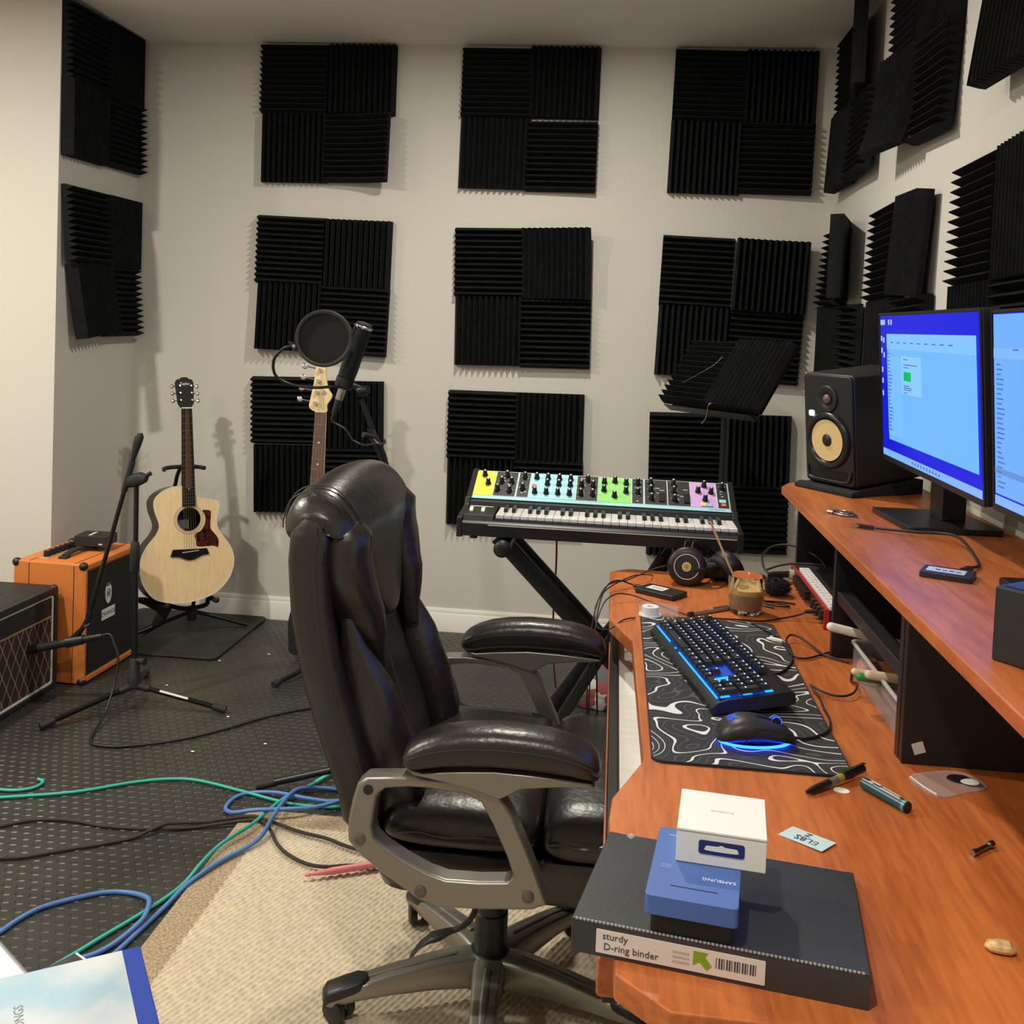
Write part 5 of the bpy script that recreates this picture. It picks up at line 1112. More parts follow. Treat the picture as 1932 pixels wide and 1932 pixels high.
obj('neck', MB().loft([((0, .48, -.010), (.027, 0, 0), (0, 0, .020)), ((0, .60, -.004), (.025, 0, 0), (0, 0, .013)), ((0, NV, -.002), (.0215, 0, 0), (0, 0, .010))], 18, 2.2, GF), mat('mahogany', (.09, .035, .018), .4), ag, ang=60)
fb = obj('fretboard', MB().prism(nk, .002, .0075, GF), EBONY, ag)
scale = NV-BRV
fr = MB()
for k in range(1, 20):
    y = NV-scale*(1-2**(-k/12)); hw = .0215+(NV-y)*(.0065/.418)
    if y > FE+.004: fr.box(-hw, hw, y-.0008, y+.0008, .0075, .0085, GF)
obj('frets', fr, mat('fret_wire', (.45, .42, .36), .25, 1), fb, ang=0, kind='stuff')
for k in (3, 5, 7, 9, 12, 15):
    y = NV-scale*(1-2**(-(k-.5)/12)); obj('inlay_dot', MB().cyl((0, y, .0075), (0, y, .0079), .0027, n=12, M=GF), mat('pearl', (.75, .74, .68), .3), fb)
obj('nut', MB().box(-.0225, .0225, NV-.002, NV+.003, .002, .011, GF), bpy.data.materials['bone'], ag)
hs = [(x, y-.831+NV+.003) for x, y in ((-.022, .831), (.022, .831), (.033, .850), (.0385, .943), (.032, .956), (.020, .958), (.012, .966), (-.012, .966), (-.020, .958), (-.032, .956), (-.0395, .943), (-.034, .850))]
HSM = GF @ Matrix.Translation((0, NV+.003, .003)) @ Matrix.Rotation(-math.radians(10), 4, 'X') @ Matrix.Translation((0, -NV-.003, 0))
hd = obj('headstock', MB().prism(hs, -.014, .0, HSM), EBONY, ag, bevel=.0015)
obj('head_logo', text_mb('Taylor', .016, HSM @ Matrix.Translation((0, NV+.108, .0004)), .0004), mat('logo_pearl', (.75, .73, .68), .3), hd, kind='stuff')
for s in (-1, 1):
    for i in range(3):
        y = NV+.034+.032*i
        p = obj('tuner', MB().cyl((s*.024, y, 0), (s*.024, y, .009), .004, n=12, M=HSM), CHROME, ag)
        obj('tuner_button', MB().loft([((s*.042, y, -.008), (0, .002, 0), (0, 0, .002)), ((s*.047, y, -.008), (0, .003, 0), (0, 0, .003)), ((s*.050, y, -.008), (0, .009, 0), (0, 0, .006)), ((s*.058, y, -.008), (0, .009, 0), (0, 0, .006)), ((s*.060, y, -.008), (0, .006, 0), (0, 0, .004))], 12, 3, HSM), CHROME, p, ang=60)
        obj('truss_line', MB().cyl((s*.024, y, -.008), (s*.047, y, -.008), .0025, n=8, M=HSM), CHROME, p)
stg = MB()
for i in range(6): stg.cyl((-.026+.0104*i, BRV, .0108), (-.0175+.007*i, NV, .0108), .0007, n=5, M=GF)
obj('strings', stg, mat('string_bronze', (.45, .38, .28), .3, 1), ag, kind='stuff')
# its stand
gs = thing('guitar_stand', 'black tubular tripod stand holding the acoustic guitar', 'guitar stand', (.40, -.33, .022))
sh = Vector((.445, -.300, .10)); FZ = .036
T = lambda name, P, r, par=gs, m=BLACKMETAL, sub=5: obj(name, MB().tube(P, r, 10, sub=sub), m, par, ang=60)
T('post', [sh+Vector((0, 0, -.01)), sh+Vector((-.005, .03, .20)), G0+gY*.40-gn*.135, G0+gY*.50-gn*.11, G0+gY*.56-gn*.045], .0085)
for e in ((.655, -.205, FZ), (.235, -.545, FZ), (.33, -.08, FZ)): T('leg', [sh+Vector((0, 0, .01)), (sh+Vector(e))*.5+Vector((0, 0, .006)), e], .0085)
yk = G0+gY*.566-gn*.032
T('neck_yoke', [yk-GX*.085+gn*.05, yk-GX*.07+gn*.01, yk-GX*.03-gn*.015, yk+GX*.03-gn*.015, yk+GX*.07+gn*.01, yk+GX*.085+gn*.05], .009, m=BLACKM)
for s in (-1, 1): T('cradle_arm', [sh+Vector((0, 0, .02)), sh+GX*s*.06+Vector((0, 0, .03)), G0+GX*s*.105-gn*.09+gY*-.012, G0+GX*s*.105+gn*.012+gY*-.002, G0+GX*s*.105+gn*.020+gY*.012], .010, m=BLACKM)
obj('hub', MB().lathe([(.018, -.03), (.022, 0), (.018, .03)], 16, Matrix.Translation(sh)), BLACKM, gs)
# dark guitar strap hanging behind
o = MB().loft([((.255, -.43, .185), (.030, .02, 0), (0, 0, .004)), ((.29, -.36, .150), (.03, .02, 0), (0, 0, .008)), ((.335, -.33, .115), (.022, .02, 0), (0, .004, .012)), ((.32, -.37, .060), (.022, .012, 0), (0, .006, .006)), ((.27, -.44, .032), (.024, .012, 0), (0, .006, .005))], 12, 3)
tag(rebase(obj('guitar_strap', o, mat('dark_strap', (.022, .012, .009), .45), ang=60), (.30, -.38, .028)), 'dark brown leather guitar strap hanging below the acoustic guitar body', 'strap')
# ------------------------------------------------------------------ bass guitar behind the chair
BN = Vector((1.028, -.44, 1.012)); bY = Vector((-.055, .10, 1)).normalized(); bX = Vector((1, .06, 0)); 
MAPLE = wood('maple_neck', (.70, .50, .24), (.80, .62, .36), .35, (40, 40, 5))
BFm = frame(BN, bX, bY) @ Matrix.Scale(1.08, 4)
bg_ = thing('bass_guitar', 'electric bass guitar with pale maple headstock standing behind the leather chair', 'guitar', (1.07, -.50, .06))
hs = sm2([(-.021, 0), (-.046, .016), (-.043, .050), (-.034, .105), (-.030, .150), (-.028, .190), (-.015, .212), (.008, .214), (.022, .205), (.026, .192), (.014, .184), (.010, .165), (.016, .115), (.026, .085), (.039, .067), (.036, .050), (.022, .026), (.021, 0)], 4)
obj('headstock', MB().prism(hs, -.014, 0, BFm), MAPLE, bg_, bevel=.002)
for i in range(4):
    x, y = -.022+.004*i, .032+.042*i
    p = obj('tuner', MB().cyl((x, y, 0), (x, y, .012), .0075, n=14, M=BFm), CHROME, bg_)
    obj('tuner_shaft', MB().cyl((x-.015, y+.006, -.008), (x-.052, y+.012, -.008), .003, n=8, M=BFm), CHROME, p)
    obj('tuner_key', MB().loft([((x-.052, y+.012, -.008), (0, .003, 0), (0, 0, .002)), ((x-.060, y+.013, -.008), (0, .012, 0), (0, 0, .003)), ((x-.072, y+.015, -.008), (0, .009, 0), (0, 0, .002))], 10, 2, BFm), CHROME, p, ang=60)
obj('string_tree', MB().cyl((.010, .075, 0), (.010, .075, .006), .007, n=14, M=BFm), CHROME, bg_)
obj('neck', MB().loft([((0, -.60, -.010), (.031, 0, 0), (0, 0, .014)), ((0, 0, -.008), (.021, 0, 0), (0, 0, .011))], 16, 2.4, BFm), MAPLE, bg_, ang=60)
fb = obj('fretboard', MB().prism([(-.031, -.62), (.031, -.62), (.0205, 0), (-.0205, 0)], .001, .006, BFm), wood('rosewood_board', (.10, .045, .028), (.18, .085, .055), .5, (40, 40, 6)), bg_)
obj('nut', MB().box(-.0205, .0205, -.002, .002, .001, .009, BFm), bpy.data.materials['bone'], bg_)
fr = MB()
for k in range(1, 20):
    y = -.864*(1-2**(-k/12)); hw = .0205-y*.017; fr.box(-hw, hw, y-.0010, y+.0010, .006, .0072, BFm)
obj('frets', fr, bpy.data.materials['fret_wire'], fb, ang=0, kind='stuff')
for k in (3, 5, 7, 9): 
    y = -.864*(1-2**(-(k-.5)/12)); obj('inlay_dot', MB().cyl((0, y, .006), (0, y, .0065), .0035, n=12, M=BFm), bpy.data.materials['pearl'], fb)
stg = MB()
for i in range(4): stg.cyl((-.022+.0147*i, -.80, .010), (-.015+.010*i, 0, .009), .0011, n=5, M=BFm); stg.cyl((-.015+.010*i, 0, .009), (-.022+.004*i+.005, .032+.042*i, .007), .0010, n=5, M=BFm)
obj('strings', stg, GREYMETAL, bg_, kind='stuff')
bb = sm2([(-.04, -.56), (-.055, -.53), (-.070, -.55), (-.065, -.60), (-.055, -.68), (-.080, -.78), (-.075, -.87), (-.06, -.91), (.05, -.91), (.13, -.86), (.145, -.77), (.115, -.68), (.12, -.60), (.115, -.55), (.075, -.545), (.045, -.58)], 4)
obj('body', MB().prism(bb, -.045, -.004, BFm), mat('bass_black', (.010, .009, .009), .25, coat=.3), bg_, bevel=.008)
bs = thing('guitar_stand', 'black low stand with a foot showing left of the leather chair', 'guitar stand', (1.14, -.55, .012))
obj('leg', MB().tube([(1.010, -.845, .024), (1.10, -.66, .045), (1.17, -.53, .07)], .0095, 10), BLACKMETAL, bs, ang=60)
obj('leg', MB().tube([(1.36, -.66, .024), (1.26, -.58, .045), (1.17, -.53, .07)], .0095, 10), BLACKMETAL, bs, ang=60)
obj('rubber_foot', MB().cyl((1.004, -.857, .023), (1.017, -.830, .026), .0125, n=14), BLACKM, bs)
obj('cradle', MB().tube([(1.02, -.60, .085), (1.03, -.52, .062), (1.17, -.50, .058), (1.26, -.52, .062), (1.26, -.60, .085)], .009, 10), BLACKM, bs, ang=60)
# ------------------------------------------------------------------ vocal microphone with pop filter on a boom stand
my = -1.70
vs = thing('microphone_stand', 'black boom stand rising behind the leather chair to the studio microphone', 'microphone stand', (1.62, -1.52, .02), 'microphone stands')
J = Vector((1.505, -1.685, 1.168)); K = Vector((1.585, -1.675, .985)); L_ = Vector((1.665, -1.56, .80))
obj('boom_tube', MB().cyl(J+Vector((.010, 0, -.004)), K+Vector((.02, .01, -.05)), .0065, n=14), BLACKMETAL, vs)
obj('boom_sleeve', MB().cyl(Vector((1.551, -1.68, 1.062)), Vector((1.645, -1.65, .846)), .0095, n=14), BLACKMETAL, vs)
obj('clutch', MB().loft([((1.543, -1.68, 1.082), (.011, 0, 0), (0, .011, 0)), ((1.558, -1.68, 1.048), (.014, 0, 0), (0, .014, 0)), ((1.563, -1.68, 1.036), (.011, 0, 0), (0, .011, 0))], 14, 2), BLACKM, vs)
obj('clutch_knob', MB().cyl((1.553, -1.69, 1.062), (1.530, -1.715, 1.070), .005, .008, 12), BLACKM, vs)
obj('cable_clip', MB().tube([(1.555, -1.695, 1.055), (1.575, -1.705, 1.045), (1.590, -1.70, 1.050), (1.580, -1.685, 1.058)], .003, 8), BLACK, vs)
obj('end_knob', MB().cyl((1.600, -1.69, .94), (1.628, -1.69, .938), .006, .009, 12), BLACKM, vs)
obj('pole', MB().cyl((1.655, -1.62, .12), (1.655, -1.62, .86), .011, n=14), BLACKMETAL, vs)
for e in ((1.245, -1.66, .026), (1.86, -1.82, .04), (1.80, -1.25, .026)): 
    lg_ = obj('leg', MB().cyl((1.655, -1.62, .135), e, .0105, n=14), BLACKMETAL, vs, ang=50)
    v = (Vector((1.655, -1.62, .135))-Vector(e)).normalized(); obj('rubber_foot', MB().cyl(Vector(e)-v*.008, Vector(e)+v*.045, .0125, .012, 14), BLACKM, lg_)
mk_ = thing('studio_microphone', 'black large studio microphone tilted behind a round pop filter', 'microphone', (1.49, -1.70, 1.16), 'microphones')
ma = Vector((1.472, -1.700, 1.222)); mb_ = Vector((1.520, -1.695, 1.382)); MY = (mb_-ma).normalized(); ML = (mb_-ma).length
MFm = frame(ma, Vector((0, 0, 1)).cross(MY).cross(MY), MY) 
_z = MY; _x = _z.orthogonal().normalized(); _y = _z.cross(_x)
MFm = Matrix(((_x.x, _y.x, _z.x, ma.x), (_x.y, _y.y, _z.y, ma.y), (_x.z, _y.z, _z.z, ma.z), (0, 0, 0, 1)))
MICB = mat('microphone_paint', (.012, .013, .017), .35, .4)
obj('body', MB().lathe([(.018, 0), (.024, .004), (.0255, .03), (.0255, ML*.47), (.0245, ML*.475)], 28, MFm), MICB, mk_, ang=40)
obj('grille', MB().lathe([(.0245, ML*.475), (.0248, ML*.90), (.0235, ML*.955), (.019, ML*.985), (.006, ML)], 28, MFm), mat('mesh_grille', (.010, .010, .011), .5, .5, bump=(900, .8)), mk_, ang=50)
obj('head_rim', MB().lathe([(.0252, ML*.885), (.0262, ML*.90), (.0255, ML*.925), (.0245, ML*.93)], 28, MFm), CHROME, mk_, ang=40)
obj('grille_post', MB().box(-.027, -.024, -.003, .003, ML*.47, ML*.92, MFm), MICB, mk_)
obj('mount', MB().lathe([(.012, -.030), (.022, -.026), (.026, -.020), (.026, .002), (.022, .004)], 24, MFm), BLACK, mk_, ang=40)
obj('xlr_shell', MB().lathe([(.0105, -.062), (.0115, -.060), (.0115, -.030)], 18, MFm), mat('satin_nickel', (.5, .49, .47), .3, 1), mk_, ang=40)
obj('xlr_boot', MB().lathe([(.0055, -.108), (.0080, -.100), (.0100, -.062)], 16, MFm), BLACK, mk_, ang=40)
obj('swivel', MB().loft([(MFm @ Vector((0, 0, -.012)), (.016, 0, .004), (0, .012, 0)), ((1.512, -1.69, 1.195), (.014, 0, .004), (0, .012, 0)), ((1.518, -1.688, 1.175), (.012, 0, 0), (0, .010, 0))], 14, 3), BLACK, mk_, ang=50)
obj('swivel_knob', MB().cyl((1.510, -1.705, 1.190), (1.540, -1.715, 1.196), .011, n=14), BLACK, mk_)
tube('lead', [MFm @ Vector((0, 0, -.105)), MFm @ Vector((.0, 0, -.125))+Vector((.002, 0, 0)), Vector((1.478, -1.705, 1.080)), Vector((1.500, -1.708, 1.053)), Vector((1.535, -1.712, 1.040)), Vector((1.578, -1.708, 1.043)), Vector((1.600, -1.69, .98)), Vector((1.625, -1.68, .90)), Vector((1.650, -1.66, .80))], .0030, CABLE, mk_)
pf_ = thing('pop_filter', 'round black pop filter on a gooseneck in front of the studio microphone', 'pop filter', (1.417, -1.775, 1.25))
PC = Vector((1.428, -1.775, 1.333)); pn = Vector((.14, -.985, .05)).normalized(); pxx = Vector((0, 0, 1)).cross(pn).normalized(); pyy = pn.cross(pxx)
PFm = Matrix(((pxx.x, pyy.x, pn.x, PC.x), (pxx.y, pyy.y, pn.y, PC.y), (pxx.z, pyy.z, pn.z, PC.z), (0, 0, 0, 1)))
obj('hoop', MB().lathe([(.069, -.006), (.0765, -.0075), (.0785, 0), (.0765, .0075), (.072, .0085), (.0675, .006)], 48, PFm, True), mat('hoop_black', (.022, .022, .022), .38), pf_, ang=60)
obj('mesh', MB().lathe([(0, -.001), (.069, -.001), (.069, .001), (0, .001)], 48, PFm), mat('nylon_mesh', (.014, .0125, .012), .9, bump=(1500, .6)), pf_)
pe = PC + pxx*-.079 + pyy*-.024
obj('hoop_clamp', MB().loft([(pe+pxx*-.012+pyy*.012, pxx*.006, pn*.007), (pe, pxx*.008, pn*.009), (pe+pyy*-.013+pxx*.002, pxx*.006, pn*.007)], 12, 4), BLACK, pf_, ang=50)
obj('clamp_screw', MB().cyl(pe+pn*.008, pe+pn*.011, .0045, n=12), CHROME, pf_)
tube('gooseneck', [pe+pxx*-.006, pe+Vector((-.030, 0, -.008)), pe+Vector((-.058, .005, -.040)), pe+Vector((-.055, .015, -.083)), pe+Vector((-.015, .03, -.107)), pe+Vector((.05, .045, -.113)), pe+Vector((.10, .055, -.108)), Vector((1.480, -1.705, 1.195))], .0042, BLACKMETAL, pf_, n=10)
# ------------------------------------------------------------------ amplifier microphone on a boom stand
s1 = thing('microphone_stand', 'black tripod boom stand in front of the orange amplifier', 'microphone stand', (.605, -1.15, .012), 'microphone stands')
BZ = Vector((.607, -1.15, 0))
obj('pole', MB().cyl(BZ+Vector((0, 0, .13)), BZ+Vector((-.008, 0, .50)), .0115, n=14), BLACKMETAL, s1)
obj('upper_pole', MB().cyl(BZ+Vector((-.006, 0, .50)), BZ+Vector((-.010, 0, .815)), .0085, n=14), BLACKMETAL, s1)
obj('height_clutch', MB().lathe([(.012, 0), (.0165, .010), (.0165, .075), (.014, .105), (.010, .112)], 16, Matrix.Translation(BZ+Vector((-.009, 0, .485)))), BLACKM, s1, ang=50)
hb = obj('tripod_hub', MB().lathe([(.016, .085), (.022, .09), (.022, .135), (.018, .14), (.018, .185), (.014, .19)], 16, Matrix.Translation(BZ)), BLACKM, s1, ang=40)
obj('hub_knob', MB().cyl(BZ+Vector((.016, -.01, .185)), BZ+Vector((.046, -.02, .185)), .009, .012, 12), BLACKM, hb)
for e in ((.412, -1.378, .026), (.918, -1.128, .026), (.50, -.84, .026)):
    e = Vector(e); q = BZ+Vector((0, 0, .095)); v = (q-e).normalized()
    lg_ = obj('leg', MB().cyl(q, e, .0088, n=14), mat('leg_gloss', (.014, .014, .014), .22, .6), s1, ang=50)
    obj('rubber_foot', MB().cyl(e-v*.012, e+v*.035, .0135, .012, 14), BLACKM, lg_)
    obj('leg_socket', MB().cyl(q, q-v*.055, .014, .012, 12), BLACKM, lg_)
st_ = BZ+Vector((0, 0, .095)); v = (Vector((.918, -1.128, .026))-st_)
lab = MB().add([st_+v*.30+Vector((-.002, -.0088, .004)), st_+v*.62+Vector((-.002, -.0088, .004)), st_+v*.62+Vector((0, -.004, .0092)), st_+v*.30+Vector((0, -.004, .0092))], [(0, 1, 2, 3)])
obj('leg_label', lab, mat('white_sticker', (.6, .6, .58), .5), s1)
JT = BZ+Vector((-.022, -.012, .822))
bt, be_ = Vector((.600, -1.162, .925)), Vector((.440, -1.162, .318))
bd_ = (be_-bt).normalized()
obj('boom', MB().cyl(bt, be_, .0078, n=14), BLACKMETAL, s1)
obj('counter_grip', MB().cyl(bt+bd_*.035, bt-bd_*.02, .0095, .012, 16), BLACKM, s1); 
obj('counter_cap', MB().loft([(bt+bd_*.03, (.010, 0, 0), (0, .010, 0)), (bt-bd_*.01, (.0145, 0, 0), (0, .0145, 0)), (bt-bd_*.035, (.0155, 0, 0), (0, .0155, 0)), (bt-bd_*.05, (.008, 0, 0), (0, .008, 0))], 16, 2), BLACKM, s1, ang=60)
obj('boom_sleeve', MB().cyl(bt+bd_*.05, bt+bd_*.16, .0105, n=14), BLACKM, s1)
obj('boom_joint', MB().loft([((.560, -1.15, .800), (.0, 0, .012), (0, .018, 0)), ((.575, -1.152, .806), (.004, 0, .024), (0, .022, 0)), ((.605, -1.150, .812), (.004, 0, .026), (0, .022, 0)), ((.632, -1.15, .815), (.004, 0, .014), (0, .018, 0))], 16, 3), BLACKM, s1, ang=50)
obj('joint_wing', MB().cyl((.625, -1.15, .822), (.648, -1.15, .836), .006, .008, 12), BLACKM, s1)
am = thing('instrument_microphone', 'black tube microphone in a clip aimed at the brown amplifier grille', 'microphone', (.33, -1.165, .20), 'microphones')
m0, m1 = Vector((.236, -1.170, .198)), Vector((.418, -1.160, .243)); md_ = (m1-m0).normalized()
obj('body', MB().cyl(m0+md_*.035, m1+md_*.03, .0155, .0115, 18), mat('mic_dark', (.020, .020, .020), .5, .3), am, ang=50)
obj('grille_head', MB().cyl(m0, m0+md_*.036, .0165, .0168, 18), mat('mic_head', (.010, .010, .010), .6, .4, bump=(900, .6)), am)
obj('head_ring', MB().cyl(m0+md_*.0355, m0+md_*.0395, .0172, n=18), mat('mic_ring', (.12, .12, .12), .3, .8), am)
obj('clip', MB().cyl(m1-md_*.055, m1+md_*.008, .0190, .0165, 16), BLACK, am, ang=50)
obj('clip_neck', MB().loft([(m1-md_*.03+Vector((0, 0, .012)), (.022, 0, .005), (0, .008, 0)), (m1+Vector((.004, 0, .045)), (.011, 0, .003), (0, .010, 0)), (be_+Vector((0, 0, .0)), (.009, 0, 0), (0, .010, 0)), (be_-bd_*.03, (.011, 0, 0), (0, .011, 0))], 14, 3), BLACK, am, ang=50)
obj('clip_screw', MB().cyl(m1+Vector((.012, -.014, .052)), m1+Vector((.012, .014, .052)), .006, n=12), CHROME, am)
obj('xlr_plug', MB().cyl(m1+md_*.03, m1+md_*.075, .0105, .0085, 16), BLACK, am)
tube('lead', [m1+md_*.07, m1+md_*.10, (.535, -1.160, .238), (.556, -1.17, .19), (.560, -1.20, .11), (.566, -1.27, .04), (.585, -1.375, .018), (.607, -1.437, .016), (.642, -1.468, .016), (.732, -1.460, .016), (.864, -1.387, .016), (.978, -1.275, .016), (1.098, -1.12, .016), (1.252, -1.00, .016), (1.50, -.90, .016), (1.66, -.885, .016), (1.78, -.93, .016), (1.90, -.98, .016), (2.05, -1.05, .016)], .0042, CABLE, am, sub=7)
# ------------------------------------------------------------------ amplifiers
oa = thing('guitar_amplifier', 'bright orange guitar amplifier with black grille by the left column', 'amplifier', (.20, -.74, .012), 'guitar amplifiers')
OX, OY = (.325, -.982), .0
oY = Vector((.035, .999, 0)).normalized(); oX = Vector((.999, -.035, 0))
OF = Matrix(((oX.x, oY.x, 0, .325), (oX.y, oY.y, 0, -.985), (0, 0, 1, .014), (0, 0, 0, 1)))
OW, OD, OH = .375, .28, .445
TOLEX = mat('orange_tolex', (.62, .185, .035), .6, bump=(500, .35))
OFY = OF @ Matrix(((1, 0, 0, 0), (0, 0, -1, 0), (0, 1, 0, 0), (0, 0, 0, 1)))
prof = rrect(-OD, 0, 0, OH, .012)
ch_ = obj('cabinet', MB().prism(prof, -OW, 0, OFY), TOLEX, oa, bevel=.006)
obj('grille_cloth', MB().box(-.001, .0015, .022, OW-.022, .028, OH-.030, OF), mat('amp_cloth', (.008, .008, .009), .9, bump=(900, .5)), oa)
for a, b, c, d in ((.0, OW, 0, .026), (.0, OW, OH-.028, OH), (0, .020, .02, OH-.02), (OW-.020, OW, .02, OH-.02)): obj('frame_strip', MB().box(-.012, .006, a+.002, b-.002, c+.002, d-.002, OF), TOLEX, ch_, bevel=.006)
for xx in (-.040, -.218):
    obj('piping', MB().tube([(xx, -.0004, .005), (xx, -.0004, OH-.008), (xx, .006, OH+.0003), (xx, OW-.006, OH+.0003)], .0012, 6, M=OF, sub=1), BLACK, ch_)
for xx in (-.012, -OD+.012):
    for yy in (.012, OW-.012):
        for zz in (.012, OH-.012): obj('corner_cap', MB().ball((xx+(.004 if xx > -.1 else -.004), yy+(-.003 if yy < .1 else .003), zz+(.003 if zz > .1 else -.003)), (.017, .016, .016), 14, 8, OF), BLACK, oa, ang=60)
hn = obj('handle', MB().loft([((-.125, .08, OH+.010), (.014, 0, 0), (0, 0, .003)), ((-.125, .12, OH+.016), (.014, 0, 0), (0, 0, .005)), ((-.125, .25, OH+.016), (.014, 0, 0), (0, 0, .005)), ((-.125, .29, OH+.010), (.014, 0, 0), (0, 0, .003))], 12, 4, OF), BLACKM, oa, ang=50)
for yy in (.075, .295): obj('handle_mount', MB().box(-.141, -.109, yy-.018, yy+.018, OH-.001, OH+.009, OF), BLACKM, hn, bevel=.003)
obj('control_panel', MB().box(-.215, -.175, .05, OW-.05, OH-.002, OH+.002, OF), mat('panel_cream', (.45, .35, .22), .5), oa)
for i in range(8): obj('control_knob', MB().cyl((-.195, .075+.032*i, OH+.002), (-.195, .075+.032*i, OH+.024), .0135, .0125, 14, OF), BLACK, oa, ang=50)
LBL = OF @ frame((.0019, .165, .225), (0, 1, 0), (0, 0, 1))
obj('name_plate', MB().box(-.046, .046, -.020, .020, 0, .003, LBL), mat('plate_white', (.75, .75, .73), .4), oa)
obj('name_letters', text_mb('ORANGE', .0235, LBL @ Matrix.Translation((0, 0, .0032)) @ Matrix.Scale(1.0, 4), .0005), BLACK, oa, kind='stuff')
CR = OF @ frame((.0019, .165, .300), (0, 1, 0), (0, 0, 1))
obj('crest', MB().prism(sm2([(-.020, .018), (-.012, .030), (0, .026), (.012, .030), (.020, .018), (.021, -.005), (.016, -.026), (0, -.040), (-.016, -.026), (-.021, -.005)], 3), 0, .002, CR), bpy.data.materials['plate_white'], oa)
cr2 = MB().box(-.013, .013, .032, .040, 0, .002, CR)
cr2.ring(circ(0, .002, .014, 18), circ(0, .002, .012, 18), .002, .0026, CR); cr2.box(-.009, -.006, -.016, .012, .002, .0026, CR); cr2.box(.005, .008, -.016, .012, .002, .0026, CR); cr2.box(-.010, .010, .014, .017, .002, .0026, CR); cr2.ball((0, .0, .002), (.006, .007, .0015), 10, 6, CR)
obj('crest_detail', cr2, mat('crest_grey', (.14, .13, .13), .5), oa)
obj('rubber_foot', MB().box(-.06, -.03, .03, .06, -.003, .001, OF), BLACK, oa); obj('rubber_foot', MB().box(-.06, -.03, OW-.06, OW-.03, -.003, .001, OF), BLACK, oa)
tube('power_cord', [(.066, -.975, .37), (.04, -.98, .37), (.0, -1.0, .355), (-.05, -1.03, .32), (-.10, -1.04, .2)], .004, CABLE, oa)
o = thing('black_box', 'small flat black box on top of the orange amplifier', 'box', (.23, -.76, OH+.014))
XB = OF @ frame((-.155, .185, OH+.022), (1, .12, 0), (-.12, 1, 0)) 
obj('carton', MB().box(0, .125, 0, .105, 0, .038, XB), mat('box_card', (.014, .014, .014), .5), o, bevel=.001)
obj('white_strip', MB().box(.045, .056, .02, .085, .038, .0385, XB), mat('strip_cream', (.65, .58, .44), .5), o)
obj('side_print', MB().box(.095, .11, -.0004, 0, .006, .012, XB), mat('print_mark', (.5, .5, .5), .5), o)
# black and brown amplifier
va = thing('guitar_amplifier', 'black guitar amplifier with brown diamond grille cut by the left edge', 'amplifier', (.12, -1.25, .012), 'guitar amplifiers')
VX, VY0, VY1, VH, VD = .232, -1.62, -1.005, .372, .235
vt = mat('black_tolex', (.014, .014, .014), .6, bump=(450, .4))
VFm = Matrix(((1, 0, 0, VX), (0, 0, -1, 0), (0, 1, 0, .012), (0, 0, 0, 1)))
cb = obj('cabinet', MB().prism(rrect(-VD, -.002, 0, VH, .018), -VY1, -VY0, VFm), vt, va, bevel=.006)
def diamond():
    m = mat('diamond_cloth', (.035, .014, .008), .9, bump=(700, .4)); nt = m.node_tree; b = nt.nodes['Principled BSDF']; N = nt.nodes.new; Lk = nt.links.new
    tc = N('ShaderNodeTexCoord'); sp = N('ShaderNodeSeparateXYZ'); Lk(tc.outputs['Object'], sp.inputs[0]); prev = None
    for s in (1, -1):
        a = N('ShaderNodeMath'); a.operation = 'MULTIPLY'; a.inputs[1].default_value = s*20.0; Lk(sp.outputs[1], a.inputs[0])
        c = N('ShaderNodeMath'); c.operation = 'MULTIPLY_ADD'; c.inputs[1].default_value = 11.0; Lk(sp.outputs[2], c.inputs[0]); Lk(a.outputs[0], c.inputs[2])
        f = N('ShaderNodeMath'); f.operation = 'PINGPONG'; f.inputs[1].default_value = .5; Lk(c.outputs[0], f.inputs[0])
        g_ = N('ShaderNodeMath'); g_.operation = 'LESS_THAN'; g_.inputs[1].default_value = .038; Lk(f.outputs[0], g_.inputs[0])
        if prev is None: prev = g_
        else:
            mx = N('ShaderNodeMath'); mx.operation = 'MAXIMUM'; Lk(prev.outputs[0], mx.inputs[0]); Lk(g_.outputs[0], mx.inputs[1]); prev = mx
    cm_ = N('ShaderNodeMix'); cm_.data_type = 'RGBA'; cm_.inputs[6].default_value = (.032, .014, .009, 1); cm_.inputs[7].default_value = (.30, .24, .18, 1); Lk(prev.outputs[0], cm_.inputs[0]); Lk(cm_.outputs[2], b.inputs['Base Color']); return m
obj('grille_cloth', MB().box(VX-.004, VX-.0005, VY0+.03, VY1-.030, .040, .275, None), diamond(), va)
obj('upper_panel', MB().box(VX-.004, VX-.0005, VY0+.03, VY1-.030, .280, VH-.022), mat('amp_panel', (.012, .012, .012), .7), va)
obj('gold_trim', MB().box(VX-.003, VX+.0012, VY0+.03, VY1-.030, .275, .281), mat('gold_trim', (.50, .38, .18), .35, .6), va)
VFR = Matrix(((0, 0, 1, VX-.004), (1, 0, 0, 0), (0, 1, 0, 0), (0, 0, 0, 1)))
obj('white_piping', MB().ring(rrect(VY0+.022, VY1-.022, .030, VH-.016, .012), rrect(VY0+.029, VY1-.029, .037, VH-.023, .008), -.002, .006, VFR), mat('piping_white', (.75, .74, .70), .5), va)
obj('front_frame', MB().ring(rrect(VY0, VY1, .013, VH+.010, .016), rrect(VY0+.022, VY1-.022, .030, VH-.016, .012), -.012, .012, VFR), vt, va, bevel=.004)
obj('corner_cap', MB().ball((VX-.006, VY1-.010, VH+.004), (.016, .014, .012), 14, 8), BLACK, va, ang=60)
obj('top_vent', MB().box(VX-.16, VX-.11, VY0+.1, VY1-.16, VH+.012, VH+.014), BLACK, va, bevel=.001)
